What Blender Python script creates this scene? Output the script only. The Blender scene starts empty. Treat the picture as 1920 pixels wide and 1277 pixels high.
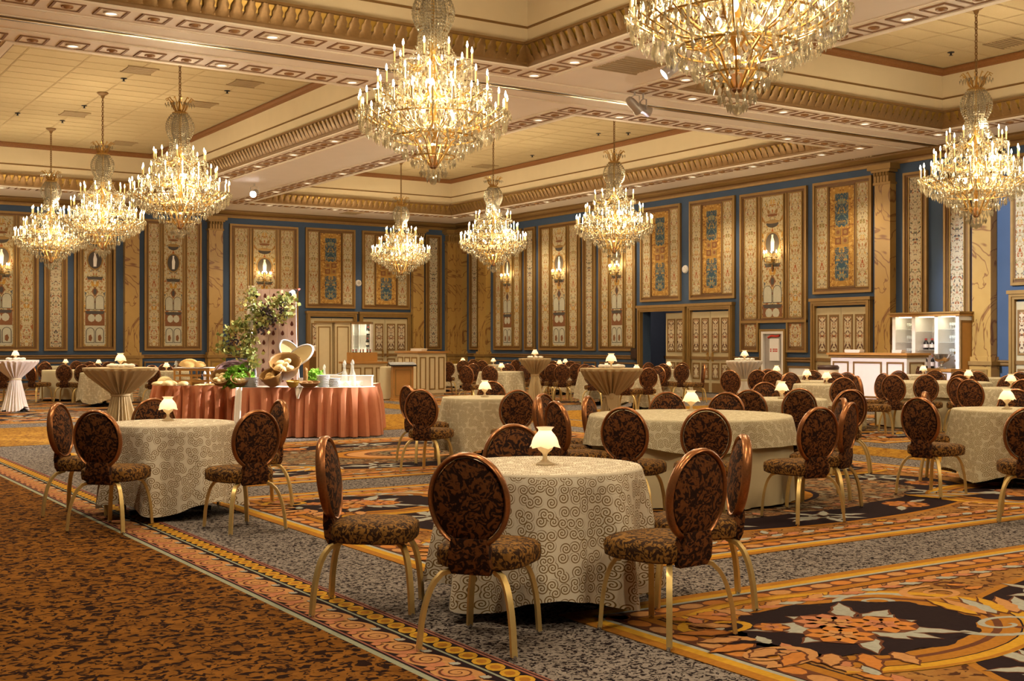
import bpy, math, random
from mathutils import Vector, Matrix
R = random.Random(7)
PI = math.pi; TAU = 2*PI
sc = bpy.context.scene
COL = sc.collection
# ------------------------------------------------------------------ camera
F, CX, CY, H = 2268.0, 960.0, 644.0, 1.44
YAW = math.radians(33.14)
SY, CYW = math.sin(YAW), math.cos(YAW)
cam = bpy.data.cameras.new('camera'); camo = bpy.data.objects.new('camera', cam)
COL.objects.link(camo); sc.camera = camo
camo.location = (0, 0, H); camo.rotation_euler = (PI/2, 0, -YAW)
cam.sensor_width = 36; cam.lens = F/1920*36; cam.shift_y = (CY-638.5)/1920
cam.clip_end = 200
def W(px, d):
    l = (px-CX)/F*d
    return (CYW*l+SY*d, -SY*l+CYW*d)
def zat(py, d): return H+(CY-py)*d/F
def onX(px, X):
    u = (px-CX)/F; d = X/(CYW*u+SY); return W(px, d)[1]
def onY(px, Y):
    u = (px-CX)/F; d = Y/(-SY*u+CYW); return W(px, d)[0]
# ------------------------------------------------------------------ world, exposure
sc.view_settings.view_transform = 'Standard'; sc.view_settings.look = 'None'
sc.view_settings.gamma = 1; sc.view_settings.use_curve_mapping = False
sc.view_settings.exposure = 0.1
sc.cycles.use_denoising = True
sc.cycles.max_bounces = 8; sc.cycles.diffuse_bounces = 4; sc.cycles.glossy_bounces = 3
sc.cycles.transmission_bounces = 6; sc.cycles.transparent_max_bounces = 24
sc.cycles.sample_clamp_indirect = 4; sc.cycles.caustics_reflective = False; sc.cycles.caustics_refractive = False
wld = bpy.data.worlds.new('world'); sc.world = wld; wld.use_nodes = True
wld.node_tree.nodes['Background'].inputs[0].default_value = (1, .8, .55, 1)
wld.node_tree.nodes['Background'].inputs[1].default_value = 0.30
WARM = (1, .80, .52); NEUT = (1, .93, .86)
CH_POWER = 560; DOWN_POWER = 330; LAMP_POWER = 1.1; SCONCE_POWER = 14
# room dimensions (metres)
XR, YB, ZS, ZC = 23.95, 40.55, 6.05, 7.32
XL, YF = -9.0, -7.0
def light(name, kind, loc, power, color, size=.1, rot=(0, 0, 0), parent=None, spot=None):
    l = bpy.data.lights.new(name, kind); l.energy = power; l.color = color
    if kind in ('POINT', 'SPOT'): l.shadow_soft_size = size
    if kind == 'SPOT': l.spot_size = spot[0]; l.spot_blend = spot[1]
    if kind == 'AREA': l.size = size
    o = bpy.data.objects.new(name, l); COL.objects.link(o); o.location = loc; o.rotation_euler = rot
    if parent: o.parent = parent
    return o
# ------------------------------------------------------------------ node helpers
class NT:
    def __init__(s, name):
        s.m = bpy.data.materials.new(name); s.m.use_nodes = True
        s.t = s.m.node_tree; s.b = s.t.nodes['Principled BSDF']; s.out = s.t.nodes['Material Output']
    def n(s, typ, ins=None, **kw):
        nd = s.t.nodes.new('ShaderNode'+typ)
        for k, v in kw.items(): setattr(nd, k, v)
        for k, v in (ins or {}).items():
            if isinstance(v, bpy.types.NodeSocket): s.t.links.new(v, nd.inputs[k])
            else: nd.inputs[k].default_value = v
        return nd
    def link(s, a, b): s.t.links.new(a, b)
    def math(s, op, a, b=None, c=None):
        ins = {0: a}
        if b is not None: ins[1] = b
        if c is not None: ins[2] = c
        return s.n('Math', ins, operation=op).outputs[0]
    def mix(s, fac, a, b):
        nd = s.n('Mix', data_type='RGBA')
        for i, v in ((0, fac), (6, a), (7, b)):
            if isinstance(v, bpy.types.NodeSocket): s.t.links.new(v, nd.inputs[i])
            else: nd.inputs[i].default_value = v if i == 0 else (*v[:3], 1)
        return nd.outputs[2]
    def step(s, x, lo, hi):
        return s.n('MapRange', {0: x, 1: lo, 2: hi, 3: 0.0, 4: 1.0}).outputs[0]
    def coord(s, kind='Object'): return s.n('TexCoord').outputs[kind]
    def scale(s, v, sx, sy=None, sz=None):
        return s.n('VectorMath', {0: v, 1: (sx, sx if sy is None else sy, sx if sz is None else sz)}, operation='MULTIPLY').outputs[0]
    def noise(s, v, sc_, det=2.0, rough=.5, dist=0.0):
        return s.n('TexNoise', {'Vector': v, 'Scale': sc_, 'Detail': det, 'Roughness': rough, 'Distortion': dist}).outputs[0]
    def color(s, c): s.link(c, s.b.inputs['Base Color'])
    def set(s, rough=.6, metal=0.0, spec=.3):
        s.b.inputs['Roughness'].default_value = rough; s.b.inputs['Metallic'].default_value = metal
        s.b.inputs['Specular IOR Level'].default_value = spec
        return s
    def bump(s, h, st=.3, dist=.01):
        b = s.n('Bump', {'Height': h, 'Strength': st, 'Distance': dist}); s.link(b.outputs[0], s.b.inputs['Normal'])
def plain(name, c, rough=.6, metal=0.0, var=.12, sc_=9.0, spec=.3):
    t = NT(name); t.set(rough, metal, spec)
    n = t.noise(t.coord(), sc_, 3.0)
    t.color(t.mix(n, tuple(x*(1-var) for x in c), tuple(min(1, x*(1+var)) for x in c)))
    return t.m
def emit(name, c, st):
    t = NT(name); t.set(.5); t.b.inputs['Base Color'].default_value = (*c, 1)
    t.b.inputs['Emission Color'].default_value = (*c, 1); t.b.inputs['Emission Strength'].default_value = st
    return t.m
M = {}
M['cream'] = plain('cream_plaster', (.66, .55, .36), .75, var=.05, sc_=3)
M['soffit'] = plain('soffit_plaster', (.84, .77, .70), .7, var=.04, sc_=2)
M['soffit_trim'] = plain('soffit_trim', (.82, .74, .62), .6, var=.04)
M['vent'] = plain('vent_tan', (.36, .265, .145), .7)
M['rosette'] = plain('rosette_brown', (.30, .15, .05), .6)
M['recess'] = plain('recess_tan', (.24, .125, .055), .7)
M['gold_trim'] = plain('gold_brown_trim', (.27, .160, .050), .42, .25, .18, 6)
M['dark_trim'] = plain('dark_brown_trim', (.14, .065, .02), .5, 0, .2, 8)
M['mid_trim'] = plain('mid_brown_trim', (.20, .110, .036), .5, .1, .18, 8)
M['leaf_gold'] = plain('acanthus_gold', (.22, .125, .042), .4, .3, .25, 20)
M['cove_gold'] = plain('cove_gold', (.38, .225, .035), .4, .3, .12, 5)
M['crown'] = plain('crown_brown', (.24, .105, .035), .5, 0, .25, 30)
M['door_cream'] = plain('door_cream', (.46, .38, .23), .5, 0, .06)
M['white_paint'] = plain('white_paint', (.80, .77, .74), .5, 0, .04)
M['cream_paint'] = plain('cream_paint', (.66, .56, .35), .5, 0, .06)
M['wood'] = plain('honey_wood', (.42, .21, .055), .45, 0, .2, 4)
M['wood_dark'] = plain('dark_wood', (.045, .022, .014), .4, 0, .2)
M['black'] = plain('black_metal', (.012, .011, .012), .45, 0, .1)
M['steel'] = plain('steel', (.6, .58, .56), .25, 1.0, .05)
M['gray_metal'] = plain('gray_metal', (.45, .42, .40), .4, .6, .1)
M['brass'] = plain('brass', (.48, .29, .08), .3, .8, .12, 14)
M['chair_gold'] = plain('chair_leg_gold', (.66, .49, .20), .38, .6, .12, 30)
M['copper'] = plain('copper_rim', (.33, .135, .05), .28, .6, .35, 90)
M['candle'] = plain('candle_sleeve', (.82, .62, .28), .5, 0, .05)
M['bulb'] = emit('candle_bulb', (1, .88, .62), 26)
M['bulb_in'] = emit('inner_bulb', (1, .86, .6), 9)
M['downlight'] = emit('downlight_disc', (1, .93, .8), 1.5)
M['spot_lens'] = emit('spot_lens', (1, .97, .9), 60)
M['flame'] = emit('tealight_flame', (1, .75, .4), 6)
M['shelf_light'] = emit('shelf_strip', (1, .95, .7), 5)
M['linen'] = plain('cream_linen', (.66, .58, .38), .85, 0, .07, 5)
M['tan_linen'] = plain('tan_linen', (.47, .35, .19), .8, 0, .08, 5)
M['ivory_linen'] = plain('ivory_linen', (.80, .74, .66), .8, 0, .05, 5)
M['coral'] = plain('coral_skirt', (.55, .21, .11), .7, 0, .12, 12)
M['white_cloth'] = plain('white_cloth', (.78, .72, .66), .85, 0, .06, 20)
M['china'] = plain('white_china', (.82, .82, .86), .25, 0, .03, spec=.5)
M['bread'] = plain('bread_crust', (.62, .40, .15), .8, 0, .35, 25)
M['pastry'] = plain('pale_pastry', (.74, .60, .33), .8, 0, .3, 30)
M['wicker'] = plain('wicker', (.22, .11, .035), .7, 0, .5, 70)
M['twig'] = plain('twig_purple', (.20, .12, .13), .7, 0, .4, 40)
M['bowl'] = plain('olive_wood_bowl', (.26, .14, .045), .35, 0, .35, 10)
M['lettuce'] = plain('lettuce_green', (.22, .46, .05), .6, 0, .4, 30)
M['vine'] = plain('vine_leaf', (.27, .32, .10), .6, 0, .55, 22)
M['vine_gold'] = plain('vine_leaf_yellow', (.50, .46, .16), .6, 0, .35, 22)
M['grape'] = plain('grape_dark', (.05, .03, .05), .3, 0, .5, 30)
M['plank'] = plain('rack_plank', (.70, .50, .46), .75, 0, .22, 6)
M['hole'] = plain('rack_hole', (.12, .03, .02), .8)  # painted shade of the bottle holes, which are only flat faces
M['bottle'] = plain('dark_bottle', (.012, .012, .014), .12, 0, .2, spec=.6)
M['wine_label'] = plain('paper_label', (.75, .70, .66), .7)
M['cork_gold'] = plain('bottle_cap', (.35, .05, .04), .4)
M['red'] = plain('red_label', (.55, .05, .03), .5)
M['corridor'] = plain('corridor_blue', (.10, .115, .17), .8, 0, .1)
M['slate'] = plain('slate_vase', (.20, .20, .24), .5, 0, .5, 30)
M['arch_dark'] = plain('painted_dark', (.07, .06, .055), .8)
M['arch_pale'] = plain('painted_sky', (.44, .42, .33), .8, 0, .2, 9)
M['red_block'] = plain('painted_rust', (.19, .080, .033), .8, 0, .25, 20)
M['sheer'] = plain('olive_linen', (.34, .26, .10), .8)
def m_wall():
    t = NT('blue_wall'); t.set(.75)
    n = t.noise(t.coord(), 1.2, 4.0)
    t.color(t.mix(n, (.040, .070, .130), (.060, .098, .178))); return t.m
M['blue'] = m_wall()
def m_marble():
    t = NT('gold_marble'); t.set(.35, 0, .4); v = t.coord()
    n = t.noise(v, .55, 3.0, .55, 2.2)
    vein = t.math('ABSOLUTE', t.math('SUBTRACT', n, .5))
    f = t.step(vein, 0.002, .016)
    b = t.mix(t.noise(v, 2.2, 3.0), (.32, .185, .048), (.43, .27, .08))
    t.color(t.mix(f, (.17, .07, .02), b)); return t.m
M['marble'] = m_marble()
def m_fabric(name, lo, hi, sc_):
    t = NT(name); t.set(.8, 0, .15); v = t.coord()
    d = t.n('TexNoise', {'Vector': v, 'Scale': sc_*.5, 'Detail': 1.0}).outputs[1]
    vv = t.n('VectorMath', {0: v, 1: t.scale(d, .05)}, operation='ADD').outputs[0]
    n1 = t.noise(vv, sc_, 2.0, .5, 1.5); n2 = t.noise(vv, sc_*2.3, 2.0)
    f = t.step(t.math('ADD', t.math('MULTIPLY', n1, .75), t.math('MULTIPLY', n2, .25)), .47, .54)
    mid = t.mix(n2, tuple(x*.7 for x in hi), tuple(x*1.35 for x in hi))
    t.color(t.mix(f, lo, mid)); t.bump(f, .25, .004)
    return t.m
M['back_fabric'] = m_fabric('back_damask', (.022, .010, .008), (.155, .058, .018), 26)
M['seat_fabric'] = m_fabric('seat_damask', (.035, .016, .008), (.235, .115, .026), 30)  # the back damask again, with light falling on the seat put into its colour
def m_swirl(name, base, ink, cell, contrast=1.0):
    t = NT(name); t.set(.85, 0, .1); uv = t.n('UVMap').outputs[0]
    v = t.scale(uv, 1/cell, 1/cell, 0)
    vo = t.n('TexVoronoi', {'Vector': v, 'Scale': 1.0, 'Randomness': .75}, voronoi_dimensions='2D')
    d = t.n('VectorMath', {0: v, 1: vo.outputs['Position']}, operation='SUBTRACT').outputs[0]
    sp = t.n('SeparateXYZ', {0: d})
    ang = t.math('DIVIDE', t.math('ARCTAN2', sp.outputs[1], sp.outputs[0]), TAU)
    rr = vo.outputs['Distance']
    sep = t.n('SeparateColor', {0: vo.outputs['Color']})
    ph = t.math('FRACT', t.math('ADD', t.math('ADD', t.math('MULTIPLY', rr, 4.0), ang), sep.outputs[0]))
    ring = t.math('SUBTRACT', 1.0, t.step(t.math('ABSOLUTE', t.math('SUBTRACT', ph, .5)), .14, .24))
    inside = t.math('SUBTRACT', 1.0, t.step(rr, .53, .59))
    fac = t.math('MULTIPLY', t.math('MULTIPLY', ring, inside), contrast)
    w = t.noise(t.scale(uv, 1, 1, 0), 900, 1.0)
    t.color(t.mix(fac, t.mix(w, tuple(x*.92 for x in base), base), ink))
    return t.m
M['swirl'] = m_swirl('swirl_cloth', (.76, .70, .58), (.20, .12, .035), .056)
M['swirl_far'] = m_swirl('swirl_cloth_sage', (.66, .60, .44), (.20, .13, .035), .050, .9)
def m_print(name, bg, inks, sx, sy, thr, line=None):
    # mirrored arabesque print: UV in metres, u = 0 on the strip's axis
    t = NT(name); t.set(.8, 0, .15); uv = t.n('UVMap').outputs[0]
    s = t.n('SeparateXYZ', {0: uv}); au = t.math('ABSOLUTE', s.outputs[0])
    col = None
    bgc = t.mix(t.noise(uv, 3.0), tuple(x*.88 for x in bg), bg)
    for i, (ink, th) in enumerate(zip(inks, thr)):
        v = t.n('CombineXYZ', {0: t.math('MULTIPLY', au, sx), 1: t.math('MULTIPLY', s.outputs[1], sy), 2: 3.7*i+1.3}).outputs[0]
        n = t.noise(v, 1.0, 2.0, .5, .6)
        f = t.step(n, th, th+.03)
        col = t.mix(f, col if col is not None else bgc, ink)
    if line:
        v = t.n('CombineXYZ', {0: t.math('MULTIPLY', au, sx*.8), 1: t.math('MULTIPLY', s.outputs[1], sy*.8), 2: 20.1}).outputs[0]
        n = t.noise(v, 1.0, 1.0, .5, 1.0)
        f = t.step(t.math('ABSOLUTE', t.math('SUBTRACT', n, .5)), .018, .034)
        col = t.mix(f, line, col)
    t.color(col); return t.m
CREAM = (.50, .43, .28)
M['print'] = m_print('grotesque_print', CREAM, [(.30, .085, .03), (.20, .17, .05), (.10, .10, .11), (.45, .25, .06)], 15, 9, [.615, .625, .65, .63], (.27, .14, .05))
M['print_center'] = m_print('grotesque_print_center', CREAM, [(.32, .10, .03), (.22, .18, .06), (.10, .11, .12), (.48, .27, .06)], 11, 7, [.615, .62, .645, .62], (.26, .14, .05))
M['print_dots'] = m_print('sprig_print', (.50, .43, .30), [(.07, .065, .07), (.26, .08, .03), (.14, .13, .06)], 21, 17, [.575, .60, .62])
M['print_blue'] = m_print('blue_arabesque', (.045, .085, .12), [(.42, .25, .06), (.16, .20, .16)], 11, 8, [.60, .58], (.36, .22, .06))
M['print_gold'] = m_print('gold_border_print', (.40, .22, .055), [(.22, .10, .03), (.52, .33, .10)], 14, 14, [.56, .58])
M['print_door'] = m_print('door_print', (.56, .47, .32), [(.10, .045, .03), (.30, .12, .05)], 16, 12, [.55, .60])
def m_carpet(name, cols, sc_, thr, stretch=(1, 1), det=2.0, bumpy=.4):
    t = NT(name); t.set(.95, 0, .05); v = t.scale(t.coord(), stretch[0], stretch[1], 1)
    d = t.n('TexNoise', {'Vector': v, 'Scale': sc_*.6, 'Detail': 1.0}).outputs[1]
    vv = t.n('VectorMath', {0: v, 1: t.scale(d, 1.4/sc_)}, operation='ADD').outputs[0]
    n1 = t.noise(vv, sc_, det, .5, .8); n2 = t.noise(vv, sc_*.45, 2.0); n3 = t.noise(t.coord(), 260, 1.0)
    base = t.mix(t.step(n2, .35, .65), cols[1], cols[2])
    base = t.mix(t.math('MULTIPLY', n3, .35), base, (0.0, 0.0, 0.0))
    f = t.step(n1, thr, thr+.06)
    t.color(t.mix(f, base, cols[0])); t.bump(n3, bumpy, .004)
    return t.m
M['rust_carpet'] = m_carpet('rust_damask_carpet', [(.016, .006, .004), (.16, .062, .010), (.25, .10, .016)], 21, .50, (1, 1))
M['gold_carpet'] = m_carpet('gold_damask_carpet', [(.14, .055, .008), (.33, .16, .018), (.40, .21, .026)], 17, .52)  # same carpet as the rust one, golden light put into its colour
M['gray_carpet'] = m_carpet('gray_mottled_carpet', [(.014, .009, .011), (.23, .195, .175), (.30, .26, .235)], 46, .50, det=1.0)
M['rug_field'] = m_carpet('rug_field', [(.06, .022, .010), (.27, .115, .030), (.36, .18, .05)], 16, .56)
M['rug_mottle'] = m_carpet('rug_mottle', [(.05, .025, .014), (.27, .125, .045), (.21, .18, .115)], 15, .50)
def carp(n, c): return plain('carpet_'+n, c, .95, 0, .25, 40, .05)
M['c_black'] = carp('black', (.018, .010, .012)); M['c_yellow'] = carp('yellow', (.46, .25, .025))
M['c_orange'] = carp('orange', (.32, .135, .02)); M['c_teal'] = carp('teal', (.25, .26, .19))
M['c_pink'] = carp('pink', (.40, .16, .08)); M['c_peach'] = carp('peach', (.42, .21, .08))
M['c_gray'] = carp('sage', (.31, .31, .27)); M['c_mauve'] = carp('mauve', (.26, .10, .07))
M['c_flower'] = carp('flower', (.44, .17, .04)); M['c_dark'] = carp('maroon', (.11, .04, .02))
def m_crystal():
    t = NT('crystal'); b = t.b
    b.inputs['Base Color'].default_value = (.42, .38, .29, 1); b.inputs['Roughness'].default_value = .08
    b.inputs['Metallic'].default_value = .35; b.inputs['Specular IOR Level'].default_value = .9
    tr = t.n('BsdfTransparent', {0: (1, .96, .88, 1)})
    tl = t.n('BsdfTranslucent', {0: (.30, .25, .15, 1)})
    m1 = t.n('MixShader', {0: .35, 1: b.outputs[0], 2: tl.outputs[0]})
    m2 = t.n('MixShader', {0: .38, 1: m1.outputs[0], 2: tr.outputs[0]})
    t.link(m2.outputs[0], t.out.inputs[0]); return t.m
M['crystal'] = m_crystal()
def m_glass(name, c, fac):
    t = NT(name); b = t.b; b.inputs['Base Color'].default_value = (*c, 1); b.inputs['Roughness'].default_value = .05
    b.inputs['Specular IOR Level'].default_value = .8
    tr = t.n('BsdfTransparent', {0: (1, 1, 1, 1)})
    m2 = t.n('MixShader', {0: fac, 1: b.outputs[0], 2: tr.outputs[0]}); t.link(m2.outputs[0], t.out.inputs[0]); return t.m
M['glass'] = m_glass('clear_glass', (.85, .9, .85), .72)
def m_shade(name, c, e):
    t = NT(name); b = t.b; b.inputs['Base Color'].default_value = (*c, 1); b.inputs['Roughness'].default_value = .4
    tl = t.n('BsdfTranslucent', {0: (*c, 1)})
    m2 = t.n('MixShader', {0: .6, 1: b.outputs[0], 2: tl.outputs[0]}); t.link(m2.outputs[0], t.out.inputs[0])
    b.inputs['Emission Color'].default_value = (1, .72, .42, 1); b.inputs['Emission Strength'].default_value = e
    return t.m
M['shade'] = m_shade('frosted_shade', (.95, .80, .62), .55)
M['frost'] = m_shade('frosted_stem', (.80, .72, .56), .04)
def m_tile():
    t = NT('acoustic_tile'); t.set(.9, 0, .1); v = t.coord()
    n = t.noise(v, 60, 2.0); n2 = t.noise(v, .9, 2.0)
    t.color(t.mix(t.math('ADD', t.math('MULTIPLY', n, .5), t.math('MULTIPLY', n2, .5)), (.40, .31, .17), (.62, .50, .30))); return t.m
M['tile'] = m_tile()
# ------------------------------------------------------------------ mesh builder
class MB:
    def __init__(s): s.v = []; s.f = []; s.m = []; s.uv = []; s.mats = []; s.has_uv = False
    def mi(s, mat):
        mat = M[mat] if isinstance(mat, str) else mat
        if mat not in s.mats: s.mats.append(mat)
        return s.mats.index(mat)
    def face(s, pts, mat, uv=None):
        b = len(s.v); s.v += [tuple(p) for p in pts]; s.f.append(tuple(range(b, b+len(pts)))); s.m.append(s.mi(mat)); s.uv.append(uv)
        if uv: s.has_uv = True
    def raw(s, vs, fs, mat, uvs=None):
        b = len(s.v); s.v += [tuple(p) for p in vs]; k = s.mi(mat)
        for f in fs:
            s.f.append(tuple(b+i for i in f)); s.m.append(k)
            s.uv.append([uvs[i] for i in f] if uvs else None)
        if uvs: s.has_uv = True
    def box(s, x0, x1, y0, y1, z0, z1, mat):
        vs = [(x0, y0, z0), (x1, y0, z0), (x1, y1, z0), (x0, y1, z0), (x0, y0, z1), (x1, y0, z1), (x1, y1, z1), (x0, y1, z1)]
        s.raw(vs, [(3, 2, 1, 0), (4, 5, 6, 7), (0, 1, 5, 4), (1, 2, 6, 5), (2, 3, 7, 6), (3, 0, 4, 7)], mat)
    def frame(s, x0, x1, z0, z1, w, y0, y1, mat):
        s.box(x0, x0+w, y0, y1, z0, z1, mat); s.box(x1-w, x1, y0, y1, z0, z1, mat)
        s.box(x0+w, x1-w, y0, y1, z0, z0+w, mat); s.box(x0+w, x1-w, y0, y1, z1-w, z1, mat)
    def lathe(s, prof, n, mat, c=(0, 0, 0), rf=None):
        vs = []; fs = []
        for j, (r, z) in enumerate(prof):
            for i in range(n):
                a = TAU*i/n; q = r*(rf(a, z) if rf else 1)
                vs.append((c[0]+q*math.cos(a), c[1]+q*math.sin(a), c[2]+z))
        for j in range(len(prof)-1):
            for i in range(n):
                k = (i+1) % n; fs.append((j*n+i, j*n+k, (j+1)*n+k, (j+1)*n+i))
        if prof[0][0] > 1e-4: fs.append(tuple(range(n-1, -1, -1)))
        if prof[-1][0] > 1e-4: fs.append(tuple((len(prof)-1)*n+i for i in range(n)))
        s.raw(vs, fs, mat)
    def sweep(s, path, w, h, n, mat, up=(0, 0, 1), caps=True):
        # n-gon (n=4 gives a rectangular bar) section swept along the path
        P = [Vector(p) for p in path]; vs = []; fs = []
        for i, p in enumerate(P):
            t = (P[min(i+1, len(P)-1)]-P[max(i-1, 0)]).normalized()
            u = Vector(up)
            if abs(t.dot(u)) > .98: u = Vector((1, 0, 0))
            a = t.cross(u).normalized(); b = a.cross(t).normalized()
            ww = w[i] if isinstance(w, (list, tuple)) else w; hh = h[i] if isinstance(h, (list, tuple)) else h
            for k in range(n):
                g = TAU*(k+.5)/n
                q = 1.41421 if n == 4 else 1
                vs.append(p+a*(math.cos(g)*ww*q)+b*(math.sin(g)*hh*q))
        for i in range(len(P)-1):
            for k in range(n):
                k2 = (k+1) % n; fs.append((i*n+k, i*n+k2, (i+1)*n+k2, (i+1)*n+k))
        if caps: fs.append(tuple(range(n-1, -1, -1))); fs.append(tuple((len(P)-1)*n+k for k in range(n)))
        s.raw(vs, fs, mat)
    def tube(s, path, r, n, mat): s.sweep(path, r, r, n, mat)
    def ell(s, c, rx, ry, rz, mat, nu=10, nv=6):
        vs = []; fs = []
        for j in range(nv+1):
            a = PI*j/nv-PI/2
            for i in range(nu):
                b = TAU*i/nu; vs.append((c[0]+rx*math.cos(a)*math.cos(b), c[1]+ry*math.cos(a)*math.sin(b), c[2]+rz*math.sin(a)))
        for j in range(nv):
            for i in range(nu):
                k = (i+1) % nu; fs.append((j*nu+i, j*nu+k, (j+1)*nu+k, (j+1)*nu+i))
        s.raw(vs, fs, mat)
    def octa(s, c, r, h0, h1, mat, n=4, rot=0):
        # a cut drop: points at top and bottom
        x, y, z = c; vs = [(x, y, z+h0), (x, y, z-h1)]
        for i in range(n): a = TAU*i/n+rot; vs.append((x+r*math.cos(a), y+r*math.sin(a), z))
        fs = []
        for i in range(n):
            k = (i+1) % n; fs += [(0, 2+i, 2+k), (1, 2+k, 2+i)]
        s.raw(vs, fs, mat)
    def poly(s, pts, z, mat): s.face([(p[0], p[1], z) for p in pts], mat)
    def mesh(s, name, smooth=35):
        me = bpy.data.meshes.new(name); me.from_pydata(s.v, [], s.f)
        for m_ in s.mats: me.materials.append(m_)
        me.polygons.foreach_set('material_index', s.m)
        if s.has_uv:
            ul = me.uv_layers.new(name='UVMap'); flat = []
            for f, u in zip(s.f, s.uv):
                for i in range(len(f)): flat += (list(u[i]) if u else [0.0, 0.0])
            ul.data.foreach_set('uv', flat)
        if smooth:
            me.polygons.foreach_set('use_smooth', [True]*len(s.f))
            me.set_sharp_from_angle(angle=math.radians(smooth))
        me.update(); return me
def put(name, me, parent=None, loc=(0, 0, 0), rot=0, kind=None, scl=None):
    if isinstance(me, MB): me = me.mesh(name)
    o = bpy.data.objects.new(name, me); COL.objects.link(o); o.location = loc
    o.rotation_euler = (0, 0, rot) if not isinstance(rot, tuple) else rot
    if scl: o.scale = scl
    if parent: o.parent = parent
    if kind: o['kind'] = kind
    return o
def tag(o, label, cat, group=None, kind=None):
    o['label'] = label; o['category'] = cat
    if group: o['group'] = group
    if kind: o['kind'] = kind
    return o
def thing(name, label, cat, loc=(0, 0, 0), rot=0, group=None):
    o = bpy.data.objects.new(name, None); COL.objects.link(o); o.location = loc; o.rotation_euler = (0, 0, rot)
    o.empty_display_size = .1
    return tag(o, label, cat, group)
KIDS = {}
def dup(o, parent=None):
    c = o.copy(); COL.objects.link(c)
    if parent: c.parent = parent
    for ch in KIDS.get(o.name) or list(o.children): dup(ch, c)
    return c
def dup_thing(o, loc, rot, label, group=None, scl=None):
    c = dup(o); c.location = loc; c.rotation_euler = (0, 0, rot); c['label'] = label
    if group: c['group'] = group
    if scl: c.scale = scl
    return c
# ------------------------------------------------------------------ floor and carpets
b = MB(); b.box(XL, XR+.3, YF, YB+.3, -.2, 0, 'gray_carpet')
floor = put('floor', b, kind='structure')
def sheet(name, x0, x1, y0, y1, z, mat):
    q = MB(); q.box(x0, x1, y0, y1, 0, z, mat); return put(name, q, floor)
sheet('carpet_aisle', XL, 2.52, YF, 17.9, .004, 'rust_carpet')
sheet('carpet_aisle', XL, 12.2, 18.0, 21.9, .004, 'gold_carpet')
sheet('carpet_aisle', 12.35, 13.35, YF, YB-.3, .004, 'gold_carpet')
sheet('carpet_aisle', 13.5, XR-.2, 18.0, 21.0, .0041, 'gold_carpet')
def ellipse(cx, cy, rx, ry, n=16, rot=0, a0=0, scal=0, ns=0):
    out = []
    for i in range(n):
        a = TAU*i/n+a0; k = 1+scal*abs(math.cos(a*ns/2)) if ns else 1
        x, y = rx*k*math.cos(a), ry*k*math.sin(a)
        out.append((cx+x*math.cos(rot)-y*math.sin(rot), cy+x*math.sin(rot)+y*math.cos(rot)))
    return out
def ribbon(mb, cx, cy, rx, ry, a0, a1, w, z, mat, n=28):
    for i in range(n):
        p = []
        for t, k in ((i, 0), (i, 1), (i+1, 1), (i+1, 0)):
            a = a0+(a1-a0)*t/n; p.append((cx+(rx+k*w)*math.cos(a), cy+(ry+k*w)*math.sin(a), z))
        mb.face(p, mat)
def spiral(mb, cx, cy, r0, turns, w, z, mat, sx=1.0, a0=0.0, n=26, flip=1):
    for i in range(n):
        p = []
        for t, k in ((i, -1), (i, 1), (i+1, 1), (i+1, -1)):
            f = t/n; r = r0*(1-f*.92); a = a0+flip*TAU*turns*f; q = r+k*w*(1-.5*f)
            p.append((cx+sx*q*math.cos(a), cy+q*math.sin(a), z))
        mb.face(p, mat)
def leafpts(x, y, L, w, a, lobes=0):
    pts = []; n = 7
    for sgn in (1, -1):
        rng = range(n+1) if sgn == 1 else range(n-1, 0, -1)
        for i in rng:
            t = i/n; h = w*math.sin(PI*t**.8)*(1+(.35 if lobes and i % 2 else 0))
            px, py = t*L, sgn*h
            px += .12*L*math.sin(t*PI)*0; pts.append((x+px*math.cos(a)-py*math.sin(a), y+px*math.sin(a)+py*math.cos(a)))
    return pts
def leaf2(mb, x, y, L, w, a, z, mat, lobes=1):
    mb.poly(leafpts(x-.06*L*math.cos(a), y-.06*L*math.sin(a), L*1.12, w*1.3, a, lobes), z, 'c_dark')
    mb.poly(leafpts(x, y, L, w, a, lobes), z+.0006, mat)
def flower(mb, x, y, r, z, mat, mat2, n=7):
    mb.poly(ellipse(x, y, r*1.04, r*1.04, 14), z, 'c_dark')
    for i in range(n):
        leaf_a = TAU*i/n+.3; mb.poly(leafpts(x+.25*r*math.cos(leaf_a), y+.25*r*math.sin(leaf_a), r*.8, r*.3, leaf_a), z+.0006, mat)
    for i in range(5):
        a = TAU*i/5; mb.poly(leafpts(x+.05*r*math.cos(a), y+.05*r*math.sin(a), r*.5, r*.2, a), z+.0012, mat2)
    mb.poly(ellipse(x, y, r*.14, r*.14, 8), z+.0018, 'c_dark')
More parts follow.
